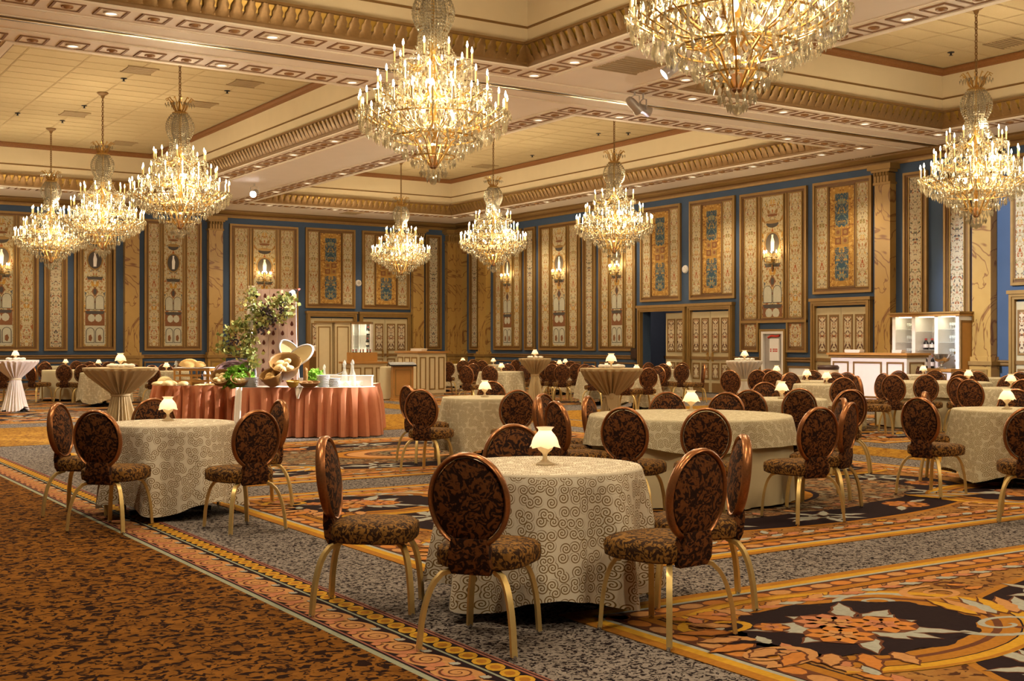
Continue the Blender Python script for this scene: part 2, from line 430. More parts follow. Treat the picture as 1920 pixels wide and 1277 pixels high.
# border strip along the aisle
bd = MB(); y0, y1 = -3.0, 17.8
for x0, x1, mat in ((2.52, 2.555, 'c_teal'), (2.555, 2.57, 'c_black'), (2.57, 2.582, 'c_mauve'), (2.582, 2.80, 'c_black'), (2.80, 2.815, 'c_teal'),
                    (2.815, 2.93, 'c_black'), (2.93, 2.945, 'c_mauve'), (2.945, 2.955, 'c_black'), (2.955, 2.965, 'c_mauve')):
    bd.box(x0, x1, y0, y1, 0, .004, mat)
band = put('carpet_border', bd, floor)
sb = MB(); lz = MB(); y = y0+.2; k = 0
while y < y1-.2:
    sb.poly(ellipse(2.68, y, .094, .150, 18, .25), .0045, 'c_peach')
    sb.poly(ellipse(2.66, y-.02, .055, .110, 14, .25), .0049, 'c_pink')
    sb.poly(ellipse(2.69, y+.02, .060, .085, 14), .0052, 'c_peach')
    spiral(sb, 2.685, y+.01, .085, 1.9, .0065, .0056, 'c_dark', 1.0, PI*.6)
    leaf2(sb, 2.60, y+.10, .07, .022, PI*.35, .0058, 'c_pink'); leaf2(sb, 2.765, y+.12, .06, .02, PI*.7, .0058, 'c_gray')
    y += .262
y = y0+.1
while y < y1-.1:
    lz.poly(ellipse(2.872, y, .046, .066, 10, -.5), .0045, 'c_yellow'); lz.poly(ellipse(2.872, y, .026, .036, 8, -.5), .0049, 'c_orange'); y += .118
put('scroll_band', sb, floor, kind='stuff'); put('lozenge_band', lz, floor, kind='stuff')
# the woven rug design, built once
def make_rug(a, bb):
    r = MB(); r.box(-a, a, -bb, bb, 0, .004, 'rug_field')
    def fr(i0, i1, z, mat):
        for x0, x1, y0_, y1_ in ((-a+i0, a-i0, -bb+i0, -bb+i1), (-a+i0, a-i0, bb-i1, bb-i0), (-a+i0, -a+i1, -bb+i1, bb-i1), (a-i1, a-i0, -bb+i1, bb-i1)):
            r.face([(x0, y0_, z), (x1, y0_, z), (x1, y1_, z), (x0, y1_, z)], mat)
    fr(0, .07, .0046, 'c_orange'); fr(.07, .13, .0046, 'c_yellow'); fr(.13, .16, .0046, 'c_gray'); fr(.16, .172, .0046, 'c_black')
    fr(.172, .30, .0046, 'c_dark'); fr(.30, .37, .0046, 'c_orange'); fr(.37, .385, .0046, 'c_black')
    for s_, L, axis in ((1, a, 0), (-1, a, 0), (1, bb, 1), (-1, bb, 1)):
        n = int(2*(L-.2)/.165)
        for i in range(n):
            t = -L+.22+i*(2*L-.44)/(n-1)
            p = (t, s_*(bb-.236)) if axis == 0 else (s_*(a-.236), t)
            e = (.078, .052) if axis == 0 else (.052, .078)
            r.poly(ellipse(p[0], p[1], e[0], e[1], 10), .0052, 'c_peach' if i % 2 else 'c_flower')
    # great oval
    r.poly(ellipse(0, 0, 3.18, 1.78, 56), .0050, 'c_orange'); r.poly(ellipse(0, 0, 3.13, 1.73, 56), .0054, 'c_black')
    r.poly(ellipse(0, 0, 2.42, 1.14, 56, 0, 0, .06, 14), .0058, 'rug_mottle')
    ribbon(r, 0, 0, 2.30, 1.06, 0, TAU, .025, .0064, 'c_dark', 56)
    for q, m_ in ((1.25, 'c_black'), (1.18, 'c_orange'), (1.0, 'c_dark'), (.96, 'c_peach'), (.72, 'c_dark'), (.66, 'rug_mottle'), (.40, 'c_black'), (.36, 'c_flower'), (.2, 'c_dark'), (.17, 'c_peach')):
        r.poly(ellipse(0, 0, q, q*.62, 36), .0064+.0004*(1.3-q), m_)
    rr = random.Random(3)
    for i in range(14):
        t = TAU*i/14+.22; x, y_ = 2.78*math.cos(t), 1.44*math.sin(t)
        if i % 2: flower(r, x, y_, .20, .0060, 'c_flower', 'c_pink', 9)
        else:
            for k_ in range(6):
                an = t+(k_-2.5)*.55+PI*(k_ % 2); leaf2(r, x+.05*math.cos(an), y_+.05*math.sin(an), .30, .034, an, .0060+.0001*k_, 'c_gray')
            spiral(r, x, y_, .17, 1.3, .014, .0068, 'c_gray', 1.3, t)
        for sg in (1, -1):
            leaf2(r, x+.16*sg*-math.sin(t), y_+.16*sg*math.cos(t), .28, .034, t+sg*PI*.42, .0061, 'c_gray')
    for i in range(40):
        t = TAU*i/40; leaf2(r, 2.36*math.cos(t), 1.10*math.sin(t), .13, .032, t+PI, .0064, ('c_peach', 'c_gray', 'c_pink')[i % 3])
    # corner medallions
    for sx in (-1, 1):
        for sy in (-1, 1):
            cx, cy = sx*2.86, sy*1.38
            ph = 0 if sx < 0 else PI
            for q, w, m_ in ((.98, .06, 'c_dark'), (1.04, .13, 'c_orange'), (1.17, .015, 'c_black'), (1.185, .10, 'c_yellow'), (1.285, .03, 'c_orange'), (.86, .12, 'c_orange'), (.84, .02, 'c_black')):
                ribbon(r, cx, cy, q*.86, q*.58, ph-PI*.72, ph+PI*.72, w*.9, .0070+q*.0003, m_, 30)
            r.poly(ellipse(cx, cy, .70, .46, 72, 0, 0, .14, 13), .0078, 'c_black')
            for k_ in range(13):
                an = TAU*k_/13+.2+.25*math.sin(k_*5); L = .24+.1*(k_ % 3)
                leaf2(r, cx+.16*math.cos(an), cy+.12*math.sin(an), L*.95, .048, math.atan2(.65*math.sin(an), math.cos(an)), .0082+.0001*k_, 'c_gray')
            flower(r, cx-.03, cy+.10, .19, .0100, 'c_pink', 'c_peach', 9); flower(r, cx+.15, cy-.06, .18, .0103, 'c_flower', 'c_pink', 8)
            flower(r, cx-.20, cy-.10, .17, .0106, 'c_flower', 'c_peach', 8); flower(r, cx-.36*sx*-1, cy+.2, .09, .0100, 'c_flower', 'c_pink', 6)
            # acanthus behind the medallion, towards the corner, and scrolls towards the middle
            for k_ in range(11):
                an = ph+PI+(k_-5)*.24; leaf2(r, cx+.68*math.cos(an), cy+.5*math.sin(an), .22+.06*(k_ % 2), .04, an, .0084+.0002*k_, 'c_flower' if k_ % 2 else 'c_peach')
            for k_ in range(9):
                an = (PI/2 if sy > 0 else -PI/2)+sx*(-.9+.2*k_)*-1
                leaf2(r, cx+.95*math.cos(ph)+.3*math.cos(an), cy-.35*sy+.02*k_, .40, .04, an*.6, .0086+.0002*k_, ('c_gray', 'c_peach', 'c_yellow')[k_ % 3])
            for k_, (dx, dy, q) in enumerate(((.55, .62, .20), (1.05, .55, .17), (-.55, .66, .16), (.7, -.72, .22), (-.75, -.35, .17))):
                spiral(r, cx-sx*dx, cy+sy*dy*.55, q, 1.5, .022, .0074+.0003*k_, ('c_gray', 'c_peach', 'c_yellow')[k_ % 3], 1.5, k_)
    # leafy frieze inside the border
    n = 84
    for i in range(n):
        x = -a+.5+i*(2*a-1)/(n-1)
        for sy in (-1, 1):
            leaf2(r, x, sy*(bb-.46), .17, .030, (.35 if i % 2 else -.3)*sy+(PI if i > n/2 else 0), .0072+.0002*(i % 3), ('c_gray', 'c_peach', 'c_pink', 'c_flower')[(i*7) % 4])
    for i in range(48):
        y_ = -bb+.5+i*(2*bb-1)/47
        for sx in (-1, 1):
            leaf2(r, sx*(a-.48), y_, .16, .03, PI/2+(.4 if i % 2 else -.4), .0072+.0002*(i % 3), ('c_gray', 'c_peach', 'c_pink', 'c_flower')[(i*5) % 4])
    # second row of small leaves and curls filling the border field
    rr = random.Random(9)
    for i in range(520):
        x, y_ = rr.uniform(-a+.5, a-.5), rr.uniform(-bb+.5, bb-.5)
        if (x/3.25)**2+(y_/1.85)**2 < 1 or any(((x-sx*2.86)/1.2)**2+((y_-sy*1.38)/.8)**2 < 1 for sx in (-1, 1) for sy in (-1, 1)): continue
        leaf2(r, x, y_, .12+.1*rr.random(), .026, rr.random()*TAU, .0066+.0004*rr.random(), ('c_gray', 'c_peach', 'c_pink', 'c_flower', 'c_yellow')[i % 5])
        if i % 6 == 0: spiral(r, x, y_, .10, 1.4, .012, .0072, 'c_dark', 1.2, rr.random()*TAU)
    return r.mesh('rug', 0)
RUG = make_rug(3.95, 2.42)
for x in (7.65, 17.95):
    for y in (-2.78, 2.81, 8.42, 14.04, 25.4, 31.0, 36.4):
        put('rug', RUG, floor, (x, y, 0), 0 if (x+y) % 2 < 1 else PI)
for x in (-.6,):
    for y in (25.4, 31.0): put('rug', RUG, floor, (x, y, 0))
# ------------------------------------------------------------------ walls
YO0, YO1 = onX(1288, XR), onX(1206, XR)           # open doorway in the right wall
b = MB()
b.box(XR, XR+.3, YF, YO0, 0, 7.6, 'blue'); b.box(XR, XR+.3, YO1, YB+.3, 0, 7.6, 'blue'); b.box(XR, XR+.3, YO0, YO1, 2.5, 7.6, 'blue')
wall_r = put('wall_right', b, kind='structure')
b = MB(); b.box(XL, XR, YB, YB+.3, 0, 7.6, 'blue'); wall_b = put('wall_back', b, kind='structure')
b = MB(); b.box(XL-.3, XL, YF, YB+.3, 0, 7.6, 'blue'); put('wall_left', b, kind='structure')
b = MB(); b.box(XL-.3, XR+.3, YF-.3, YF, 0, 7.6, 'blue'); put('wall_front', b, kind='structure')
b = MB()   # service corridor beyond the open doorway
b.box(XR+3.0, XR+3.2, YO0-1, YO1+2.5, 0, 3.2, 'corridor'); b.box(XR+.3, XR+3.2, YO1+2.5, YO1+2.7, 0, 3.2, 'corridor')
b.box(XR+.3, XR+3.2, YO0-1.2, YO0-1, 0, 3.2, 'corridor'); b.box(XR+.3, XR+3.2, YO0-1.2, YO1+2.7, 3.2, 3.4, 'corridor')
b.box(XR+.3, XR+3.2, YO0-1.2, YO1+2.7, -.2, 0, 'corridor')
light('corridor_light', 'POINT', (XR+1.3, YO1+.3, 2.8), 45, (1, .85, .65), .15)  # unseen lamp without a fixture, added to brighten the dark corridor
b.box(XR+2.95, XR+3.0, YO0-1, YO1+2.5, .93, 1.02, 'dark_trim')
put('corridor_walls', b, wall_r)
def PR(px0, px1):           # span on the right wall -> (centre, width)
    a, c = onX(px0, XR), onX(px1, XR); return ((a+c)/2, abs(a-c))
def PB(px0, px1):
    a, c = onY(px0, YB), onY(px1, YB); return ((a+c)/2, abs(a-c))
def on_wall(which, c):      # location, rotation of an item whose local -y faces the room
    return ((XR, c, 0), -PI/2) if which == 'r' else ((c, YB, 0), 0.0)
WALL = {'r': wall_r, 'b': wall_b}
def strip_mb(x0, x1, z0, z1, y, mat):
    q = MB(); hw = (x1-x0)/2
    q.face([(x0, y, z0), (x1, y, z0), (x1, y, z1), (x0, y, z1)], mat, [(-hw, z0), (hw, z0), (hw, z1), (-hw, z1)])
    for (xa, za, xb, zb) in ((x0, z0, x1, z0), (x1, z0, x1, z1), (x1, z1, x0, z1), (x0, z1, x0, z0)):
        q.face([(xa, y, za), (xa, y+.014, za), (xb, y+.014, zb), (xb, y, zb)], 'cream')
    return q
def disc(q, x, y, z, rx, rz, mat, n=16):
    q.face([(x+rx*math.cos(TAU*i/n), y, z+rz*math.sin(TAU*i/n)) for i in range(n)][::1], mat)
def arch(q, x, y, z0, w, h, mat):
    r = w/2; pts = [(x-r, y, z0), (x+r, y, z0)]+[(x+r*math.cos(PI*i/8), y, z0+h-r+r*math.sin(PI*i/8)) for i in range(9)]
    q.face(pts, mat)
def medallion(w, zs=1.0, low=True):
    # painted cameo, bowl and arched views of a centre strip
    q = MB(); y = -.047; k = w/.5
    disc(q, 0, y, 4.16, .20*k, .33, 'gold_trim'); disc(q, 0, y-.001, 4.16, .165*k, .285, 'arch_dark'); 
    q.face([(-.035*k, y-.002, 3.95), (.035*k, y-.002, 3.95), (.05*k, y-.002, 4.2), (.02*k, y-.002, 4.33), (.025*k, y-.002, 4.4), (-.02*k, y-.002, 4.4), (-.02*k, y-.002, 4.33), (-.04*k, y-.002, 4.2)], 'white_paint')
    disc(q, 0, y, 4.70, .15*k, .11, 'arch_dark'); disc(q, 0, y-.001, 4.75, .17*k, .05, 'gold_trim')
    disc(q, 0, y, 4.93, .13*k, .04, 'red_block', 8)
    q.face([(-.16*k, y, 3.52), (.16*k, y, 3.52), (.2*k, y, 3.62), (-.2*k, y, 3.62)], 'arch_dark')
    disc(q, 0, y, 3.13, .085*k, .18, 'red_block', 4); disc(q, 0, y-.001, 3.13, .04*k, .10, 'arch_dark')
    for s_ in (-1, 1):
        arch(q, s_*.115*k, y, 2.54, .22*k, .48, 'arch_dark'); arch(q, s_*.115*k, y-.001, 2.56, .19*k, .445, 'arch_pale')
    q.face([(-.235*k, y, 2.02), (.235*k, y, 2.02), (.235*k, y, 2.50), (-.235*k, y, 2.50)], 'red_block')
    q.face([(-.2*k, y-.0005, 2.40), (.2*k, y-.0005, 2.40), (.235*k, y-.0005, 2.50), (-.235*k, y-.0005, 2.50)], 'arch_dark')
    for s_ in (-1, 1): disc(q, s_*.085*k, y-.001, 2.27, .088*k, .13, 'arch_pale', 8)
    if low:
        q.face([(-.235*k, y, 1.40), (.235*k, y, 1.40), (.235*k, y, 2.02), (-.235*k, y, 2.02)], 'arch_pale')
        for s_ in (-1, 1):
            arch(q, s_*.113*k, y-.001, 1.46, .21*k, .5, 'arch_dark'); arch(q, s_*.113*k, y-.002, 1.48, .175*k, .46, 'arch_pale')
            disc(q, s_*.113*k, y-.003, 1.62, .05*k, .12, 'red_block', 5)
    return q
ZP0, ZP1 = 1.20, 5.55
def panel(which, span, kind, z0=ZP0, z1=ZP1):
    c, w = span; loc, rot = on_wall(which, c); q = MB(); h = w/2
    q.box(-h, h, -.025, 0, z0, z1, 'mid_trim')
    q.frame(-h, h, z0, z1, .065*min(1, w/.8), -.075, -.02, 'gold_trim'); i1 = .065*min(1, w/.8)
    q.frame(-h+i1, h-i1, z0+i1, z1-i1, .05, -.05, -.02, 'dark_trim')
    P = put('wall_panel', None, WALL[which], loc, rot); 
    strips = []
    e = .13 if w > .9 else .10
    if kind == 'wide':
        strips = [(-.42*w, -.25*w, 'print'), (-.155*w, .155*w, 'print_center'), (.25*w, .42*w, 'print')]
    elif kind == 'center': strips = [(-.26*w, .26*w, 'print_center')]
    elif kind == 'narrow': strips = [(-.24*w, .24*w, 'print_dots')]
    elif kind == 'door': strips = [(-.435*w, -.255*w, 'print'), (.255*w, .435*w, 'print')]
    for x0, x1, mat in strips:
        q.frame(x0-.035, x1+.035, z0+e, z1-e, .03, -.06, -.02, 'gold_trim')
        put('painted_strip', strip_mb(x0, x1, z0+e+.03, z1-e-.03, -.045, mat), P)
    if kind == 'wide':
        for s_ in (-1, 1):
            q.box(s_*.20*w-.02, s_*.20*w+.02, -.045, -.02, z0+.1, z1-.1, 'gold_trim')
            q.box(s_*.463*w-.012, s_*.463*w+.012, -.04, -.02, z0+.13, z1-.13, 'gold_trim')
    if kind in ('wide', 'center'):
        put('painted_cameo', medallion(.31*w if kind == 'wide' else .5*w, low=z0 < 1.5), P)
    if kind == 'center':
        for s_ in (-1, 1):
            for f in (.34, .42): q.box(s_*f*w-.02, s_*f*w+.02, -.05, -.02, z0+.12, z1-.12, 'gold_trim')
    if kind == 'narrow':
        for s_ in (-1, 1): q.box(s_*.36*w-.015, s_*.36*w+.015, -.045, -.02, z0+.1, z1-.1, 'gold_trim')
    if kind == 'door':
        q.frame(-.23*w, .23*w, z0+e, z1-e, .03, -.055, -.02, 'dark_trim')
        put('gilded_panel', strip_mb(-.205*w, .205*w, z0+e+.05, z1-e-.05, -.045, 'print_gold'), P)
        zc = (z0+z1)/2; hh = (z1-z0)
        for za, zb in ((zc+.085*hh, z1-.12*hh), (z0+.11*hh, zc-.095*hh)):
            put('blue_block', strip_mb(-.115*w, .115*w, za, zb, -.05, 'print_blue'), P)
        r = MB()
        for ix in (-1, 1):
            for iz in (-1, 1):
                x, z = ix*.062*w, zc+iz*.038*hh
                r.box(x-.05*w, x+.05*w, -.052, -.044, z-.03*hh, z+.03*hh, 'red_block' if ix*iz > 0 else 'gold_trim')
                disc(r, x, -.053, z, .03*w, .018*hh, 'gold_trim' if ix*iz > 0 else 'red_block', 8)
        put('painted_square', r, P)
    P.data = q.mesh('wall_panel', 30) if P.type == 'MESH' else None
    return P
_put = put
def put(name, me, parent=None, loc=(0, 0, 0), rot=0, kind=None, scl=None):
    if me is None: me = bpy.data.meshes.new(name)
    return _put(name, me, parent, loc, rot, kind, scl)
for a, c_, k in ((882, 901, 'narrow'), (927.7, 979.5, 'wide'), (985, 1005.4, 'narrow'), (1012.3, 1090, 'wide'), (1095, 1118, 'narrow'), (1125, 1193.5, 'wide'),
                 (1696, 1741, 'narrow'), (1772, 1822, 'narrow')):
    panel('r', PR(a, c_), k)
for a, c_ in ((1203, 1278), (1295, 1380), (1527, 1637), (1898, 2010)): panel('r', PR(a, c_), 'door', 2.72, 5.62)
for a, c_, k in ((-70, 72, 'wide'), (82, 126, 'narrow'), (138, 216, 'center'), (270, 377, 'wide'), (430, 558, 'wide'), (796.6, 826.6, 'narrow')):
    panel('b', PB(a, c_), k, ZP0, 5.6)
for a, c_ in ((572, 665), (678, 767)): panel('b', PB(a, c_), 'door', 2.72, 5.62)
for x0, k in ((3.0, 'narrow'), (.6, 'wide'), (-2.2, 'center'), (-5.2, 'wide'), (-7.6, 'narrow')):
    panel('b', (x0, {'narrow': .95, 'wide': 2.3, 'center': 1.5}[k]), k, ZP0, 5.6)
# panel with a stepped foot above the fire cabinet
c, w = PR(1390, 1515); P = panel('r', (c, w), 'wide', 2.0, 5.60); loc, rot = on_wall('r', c)
q = MB()
for s_ in (-1, 1):
    x0, x1 = (-w/2, -w*.21) if s_ < 0 else (w*.21, w/2)
    q.box(x0, x1, -.025, 0, ZP0, 2.05, 'mid_trim'); q.frame(x0, x1, ZP0, 2.07, .06, -.076, -.02, 'gold_trim'); q.frame(x0+.06, x1-.06, ZP0+.06, 2.01, .05, -.05, -.02, 'dark_trim')
    xs = (-.42*w, -.25*w) if s_ < 0 else (.25*w, .42*w)
    put('painted_strip', strip_mb(xs[0], xs[1], ZP0+.16, 2.14, -.046, 'print'), P)
put('panel_foot', q, P)
# pilasters
def pilaster(which, span, proud=.22):
    c, w = span; loc, rot = on_wall(which, c); h = w/2; q = MB()
    q.box(-h, h, -proud, 0, 1.12, 5.35, 'marble'); P = put('pilaster', q, WALL[which], loc, rot)
    cp = MB(); cp.box(-h-.03, h+.03, -proud-.03, 0, 5.32, 5.38, 'gold_trim')
    for i in range(5):
        x = -h+w*(i+.5)/5; cp.box(x-.075*w, x+.075*w, -proud-.05, 0, 5.38, 5.60, 'gold_trim'); cp.ell((x, -proud-.05, 5.58), .085*w, .05, .06, 'gold_trim', 8, 4)
    cp.box(-h-.05, h+.05, -proud-.08, 0, 5.62, 5.68, 'gold_trim'); cp.box(-h-.12, h+.12, -proud-.14, 0, 5.68, 5.81, 'gold_trim')
    put('capital', cp, P)
    bs = MB(); bs.box(-h-.07, h+.07, -proud-.09, 0, 0, .95, 'marble'); bs.box(-h-.11, h+.11, -proud-.13, 0, .95, 1.04, 'gold_trim'); bs.box(-h-.05, h+.05, -proud-.06, 0, 1.04, 1.14, 'marble')
    bs.box(-h-.10, h+.10, -proud-.12, 0, 0, .16, 'gold_trim'); bs.frame(-h+.02, h-.02, .24, .86, .05, -proud-.11, -proud-.08, 'gold_trim')
    arch(bs, 0, -proud-.096, .32, w*.5, .45, 'cove_gold'); arch(bs, 0, -proud-.097, .32, w*.30, .34, 'marble')
    put('pedestal', bs, P)
for a, c_ in ((864, 875.5), (905.7, 920), (1651, 1680), (1834, 1869)): pilaster('r', PR(a, c_))
for x0 in (-.95, -3.5): pilaster('b', (x0, .62))
for a, c_ in ((231, 258), (388, 414), (770, 790), (834, 855)): pilaster('b', PB(a, c_))
# doors
def door_pair(name, which, span, leaves=True):
    c, w = span; loc, rot = on_wall(which, c); h = w/2; zt = 2.55
    q = MB(); q.frame(-h, h, -.2, zt, .14, -.12, .0, 'gold_trim'); q.frame(-h+.03, h-.03, -.2, zt-.03, .05, -.145, -.1, 'gold_trim')
    q.box(-h-.03, h+.03, -.16, 0, zt-.02, zt+.06, 'gold_trim')
    D = put(name, q, None, loc, rot, 'structure')
    if not leaves: return D
    iw = w/2-.14
    for s_ in (-1, 1):
        lf = MB(); xa, xb = (-iw, -.006) if s_ < 0 else (.006, iw)
        lf.box(xa, xb, -.05, -.005, .02, 2.36, 'door_cream'); lf.box(xa+.06, xb-.06, -.06, -.04, .03, .30, 'mid_trim')
        lf.box(xa, xb, -.075, -.04, .97, 1.06, 'mid_trim')
        L = put('door_leaf', lf, D)
        m = (xa+xb)/2
        for k in (-1, 1):
            x0 = m+k*iw*.235-iw*.185; x1 = x0+iw*.37
            for z0, z1 in ((1.18, 2.18), (.40, .88)):
                fr = strip_mb(x0+.045, x1-.045, z0+.06, z1-.06, -.062, 'print_door'); fr.frame(x0, x1, z0, z1, .045, -.068, -.045, 'mid_trim')
                put('door_panel', fr, L)
        hd = MB(); hx = -.10 if s_ < 0 else .10
        hd.box(hx-.03, hx+.03, -.065, -.05, .92, 1.2, 'brass'); hd.tube([(hx, -.06, 1.16), (hx, -.12, 1.14), (hx, -.12, .98), (hx, -.06, .95)], .011, 6, 'brass')
        put('handle', hd, L)
    return D
door_pair('door_1', 'r', PR(1293, 1378)); door_pair('door_2', 'r', PR(1525, 1637)); door_pair('door_3', 'r', PR(1897, 2010))
door_pair('door_4', 'b', PB(573, 667)); door_pair('door_5', 'b', PB(672, 768))
D = door_pair('door_6', 'r', PR(1200, 1291), False)
yh = YO0+.1                   # one leaf stands open in the doorway, turned into the corridor
w6 = PR(1200, 1291)[1]; lw = (w6-.28)/2
lf = MB(); lf.box(0, lw, -.025, .025, .02, 2.36, 'door_cream'); lf.box(0, lw, -.04, .04, .97, 1.06, 'mid_trim')
L = put('door_leaf', lf, D, (w6/2-.145, .06, 0), PI-.06)
for k in (0, 1):
    for z0, z1 in ((1.18, 2.18), (.40, .88)):
        x0 = lw*(.08+.45*k); x1 = x0+lw*.38; fr = strip_mb(-(x1-x0)/2+.045, (x1-x0)/2-.045, z0+.06, z1-.06, -.037, 'print_door'); fr.frame(-(x1-x0)/2, (x1-x0)/2, z0, z1, .045, -.043, -.02, 'mid_trim')
        p = put('door_panel', fr, L, ((x0+x1)/2, 0, 0), PI); put('door_panel', p.data, L, ((x0+x1)/2, 0, 0))
# cornice, chair rail, baseboards
def run_profile(which, prof, mat, u0, u1, name, kind='structure'):
    q = MB()
    for (o0, z0), (o1, z1), mt in [(prof[i], prof[i+1], mat if isinstance(mat, str) else mat[i]) for i in range(len(prof)-1)]:
        if which == 'r': q.face([(XR-o0, u1, z0), (XR-o0, u0, z0), (XR-o1, u0, z1), (XR-o1, u1, z1)], mt)
        else: q.face([(u0, YB-o0, z0), (u1, YB-o0, z0), (u1, YB-o1, z1), (u0, YB-o1, z1)], mt)
    return put(name, q, kind=kind)
CORN = [(0, 5.80), (.05, 5.80), (.07, 5.86), (.07, 5.90), (.12, 5.93), (.20, 5.97), (.24, 6.00), (.24, 6.03), (.33, 6.05), (.33, 6.10)]
CM = ['gold_trim', 'gold_trim', 'mid_trim', 'dark_trim', 'gold_trim', 'gold_trim', 'mid_trim', 'gold_trim', 'gold_trim']
run_profile('r', CORN, CM, YF, YB, 'trim_1'); run_profile('b', CORN, CM, XL, XR, 'trim_2')
RAIL = [(0, .93), (.03, .94), (.05, .97), (.035, 1.0), (.06, 1.03), (.06, 1.06), (0, 1.07)]
BASE = [(0.03, 0), (.03, .13), (.015, .17), (0, .18)]
def gaps(lo, hi, cuts):
    out = []; u = lo
    for a, c_ in sorted(cuts):
        if a > u: out.append((u, a))
        u = max(u, c_)
    if u < hi: out.append((u, hi))
    return out
cr = [tuple(sorted((onX(a, XR), onX(c_, XR)))) for a, c_ in ((1200, 1291), (1293, 1378), (1525, 1637), (1897, 2010), (1425, 1476))]
cb = [(onY(a, YB), onY(c_, YB)) for a, c_ in ((573, 667), (672, 768))]
n = 3
for (u0, u1) in gaps(YF, YB, cr):
    run_profile('r', RAIL, 'mid_trim', u0, u1, 'trim_%d' % n); run_profile('r', BASE, 'dark_trim', u0, u1, 'baseboard_right'); n += 1
for (u0, u1) in gaps(XL, XR, cb):
    run_profile('b', RAIL, 'mid_trim', u0, u1, 'trim_%d' % n); run_profile('b', BASE, 'dark_trim', u0, u1, 'baseboard_back'); n += 1
def wains(which, span, inf=False):
    c, w = span; loc, rot = on_wall(which, c); q = MB(); q.frame(-w/2, w/2, .26, .84, .05, -.03, 0, 'mid_trim'); 
    if inf: q.box(-w/2+.05, w/2-.05, -.012, 0, .31, .79, 'white_paint')
    put('wainscot_panel', q, WALL[which], loc, rot)
for a, c_ in ((882, 901), (928, 979), (985, 1005), (1012, 1090), (1095, 1118), (1125, 1193), (1477, 1520), (1384, 1422), (1700, 1740), (1772, 1822)): wains('r', PR(a, c_), a in (1477, 1384))
for a, c_ in ((-70, 72), (82, 126), (138, 216), (270, 377), (430, 558), (797, 827)): wains('b', PB(a, c_))
# ------------------------------------------------------------------ ceiling with coffers
cols = ((-6.9, .6), (3.75, 11.25), (14.45, 22.0)); rows = ((-1.2, 16.75), (19.75, 37.7))
q = MB()
xs = [XL-.3]+[v for c_ in cols for v in c_]+[XR+.3]; ys = [YF-.3]+[v for r_ in rows for v in r_]+[YB+.3]
for i in range(0, len(xs), 2): q.box(xs[i], xs[i+1], ys[0], ys[-1], ZS, 7.7, 'soffit')
for i in range(0, len(ys), 2):
    for c_ in cols: q.box(c_[0], c_[1], ys[i], ys[i+1], ZS, 7.7, 'soffit')
ceiling = put('ceiling', q, kind='structure')
def ring(q, x0, x1, y0, y1, prof, mats):
    for i in range(len(prof)-1):
        (a, z0), (c_, z1) = prof[i], prof[i+1]; mt = mats if isinstance(mats, str) else mats[i]
        A = [(x0+a, y0+a), (x1-a, y0+a), (x1-a, y1-a), (x0+a, y1-a)]; B = [(x0+c_, y0+c_), (x1-c_, y0+c_), (x1-c_, y1-c_), (x0+c_, y1-c_)]
        for k in range(4):
            j = (k+1) % 4; q.face([(*A[j], z0), (*A[k], z0), (*B[k], z1), (*B[j], z1)], mt)
MOLD = [(-.14, 6.048), (-.14, 6.03), (-.02, 6.03), (0, 6.05), (.02, 6.05), (.03, 6.09), (.045, 6.11), (.07, 6.22), (.135, 6.36), (.17, 6.37), (.17, 6.41), (.02, 6.43), (.015, 6.46),
        (.015, 6.68), (.03, 6.69), (.03, 6.715), (.015, 6.72), (.015, 7.19), (.04, 7.20), (.05, 7.25), (.10, 7.29), (.10, 7.33)]
MM = ['soffit_trim', 'soffit_trim', 'soffit_trim', 'mid_trim', 'mid_trim', 'mid_trim', 'leaf_gold', 'cove_gold', 'mid_trim', 'mid_trim', 'gold_trim', 'cream', 'cream', 'mid_trim', 'mid_trim', 'cream', 'cream', 'crown', 'crown', 'crown', 'crown']
def acanthus():
    # lobed leaf curling outwards at the tip: x along the edge, y outwards, z up
    q = MB(); rows_ = []
    for j in range(6):
        t = j/5; w = .092*(1-.5*t**2)*(1+(.16 if j % 2 else -.12)); y = .012+.025*math.sin(t*PI)+.09*t+.03*t**3; z = .275*t-.03*max(0, t-.8)*4
        rows_.append([(-w, y-.018, z), (-w*.45, y+.004, z+.012), (0, y-.008, z+.004), (w*.45, y+.004, z+.012), (w, y-.018, z)])
    vs = [p for r_ in rows_ for p in r_]; fs = [(j*5+i, j*5+i+1, (j+1)*5+i+1, (j+1)*5+i) for j in range(5) for i in range(4)]
    q.raw(vs, fs, 'leaf_gold'); return q
LEAF = acanthus().mesh('acanthus_leaf', 60)
TILE = MB(); TILE.box(-.595, .595, -.292, .292, 0, .02, 'tile'); TILE.box(-.575, .575, -.272, .272, -.006, 0, 'tile'); TILE = TILE.mesh('ceiling_tile', 0)
SQ = {}
for kind in ('rosette', 'lamp'):
    s_ = MB(); s_.frame(-.2, .2, 0, 0, 0, 0, 0, 'soffit_trim') if False else None
    for x0, x1, y0, y1 in ((-.21, .21, -.21, -.175), (-.21, .21, .175, .21), (-.21, -.175, -.175, .175), (.175, .21, -.175, .175)): s_.box(x0, x1, y0, y1, -.016, 0, 'recess')
    s_.box(-.175, .175, -.175, .175, -.006, 0, 'soffit_trim')
    if kind == 'rosette': s_.lathe([(.085, -.008), (.08, -.025), (.05, -.02), (.03, -.035), (0.001, -.04)], 12, 'rosette')
    else: s_.lathe([(.11, -.008), (.11, -.03), (.085, -.03), (.08, -.012)], 16, 'soffit_trim'); disc_ = [( .08*math.cos(-TAU*i/16), .08*math.sin(-TAU*i/16), -.014) for i in range(16)]; s_.face(disc_, 'downlight')
    SQ[kind] = s_.mesh('soffit_panel', 30)
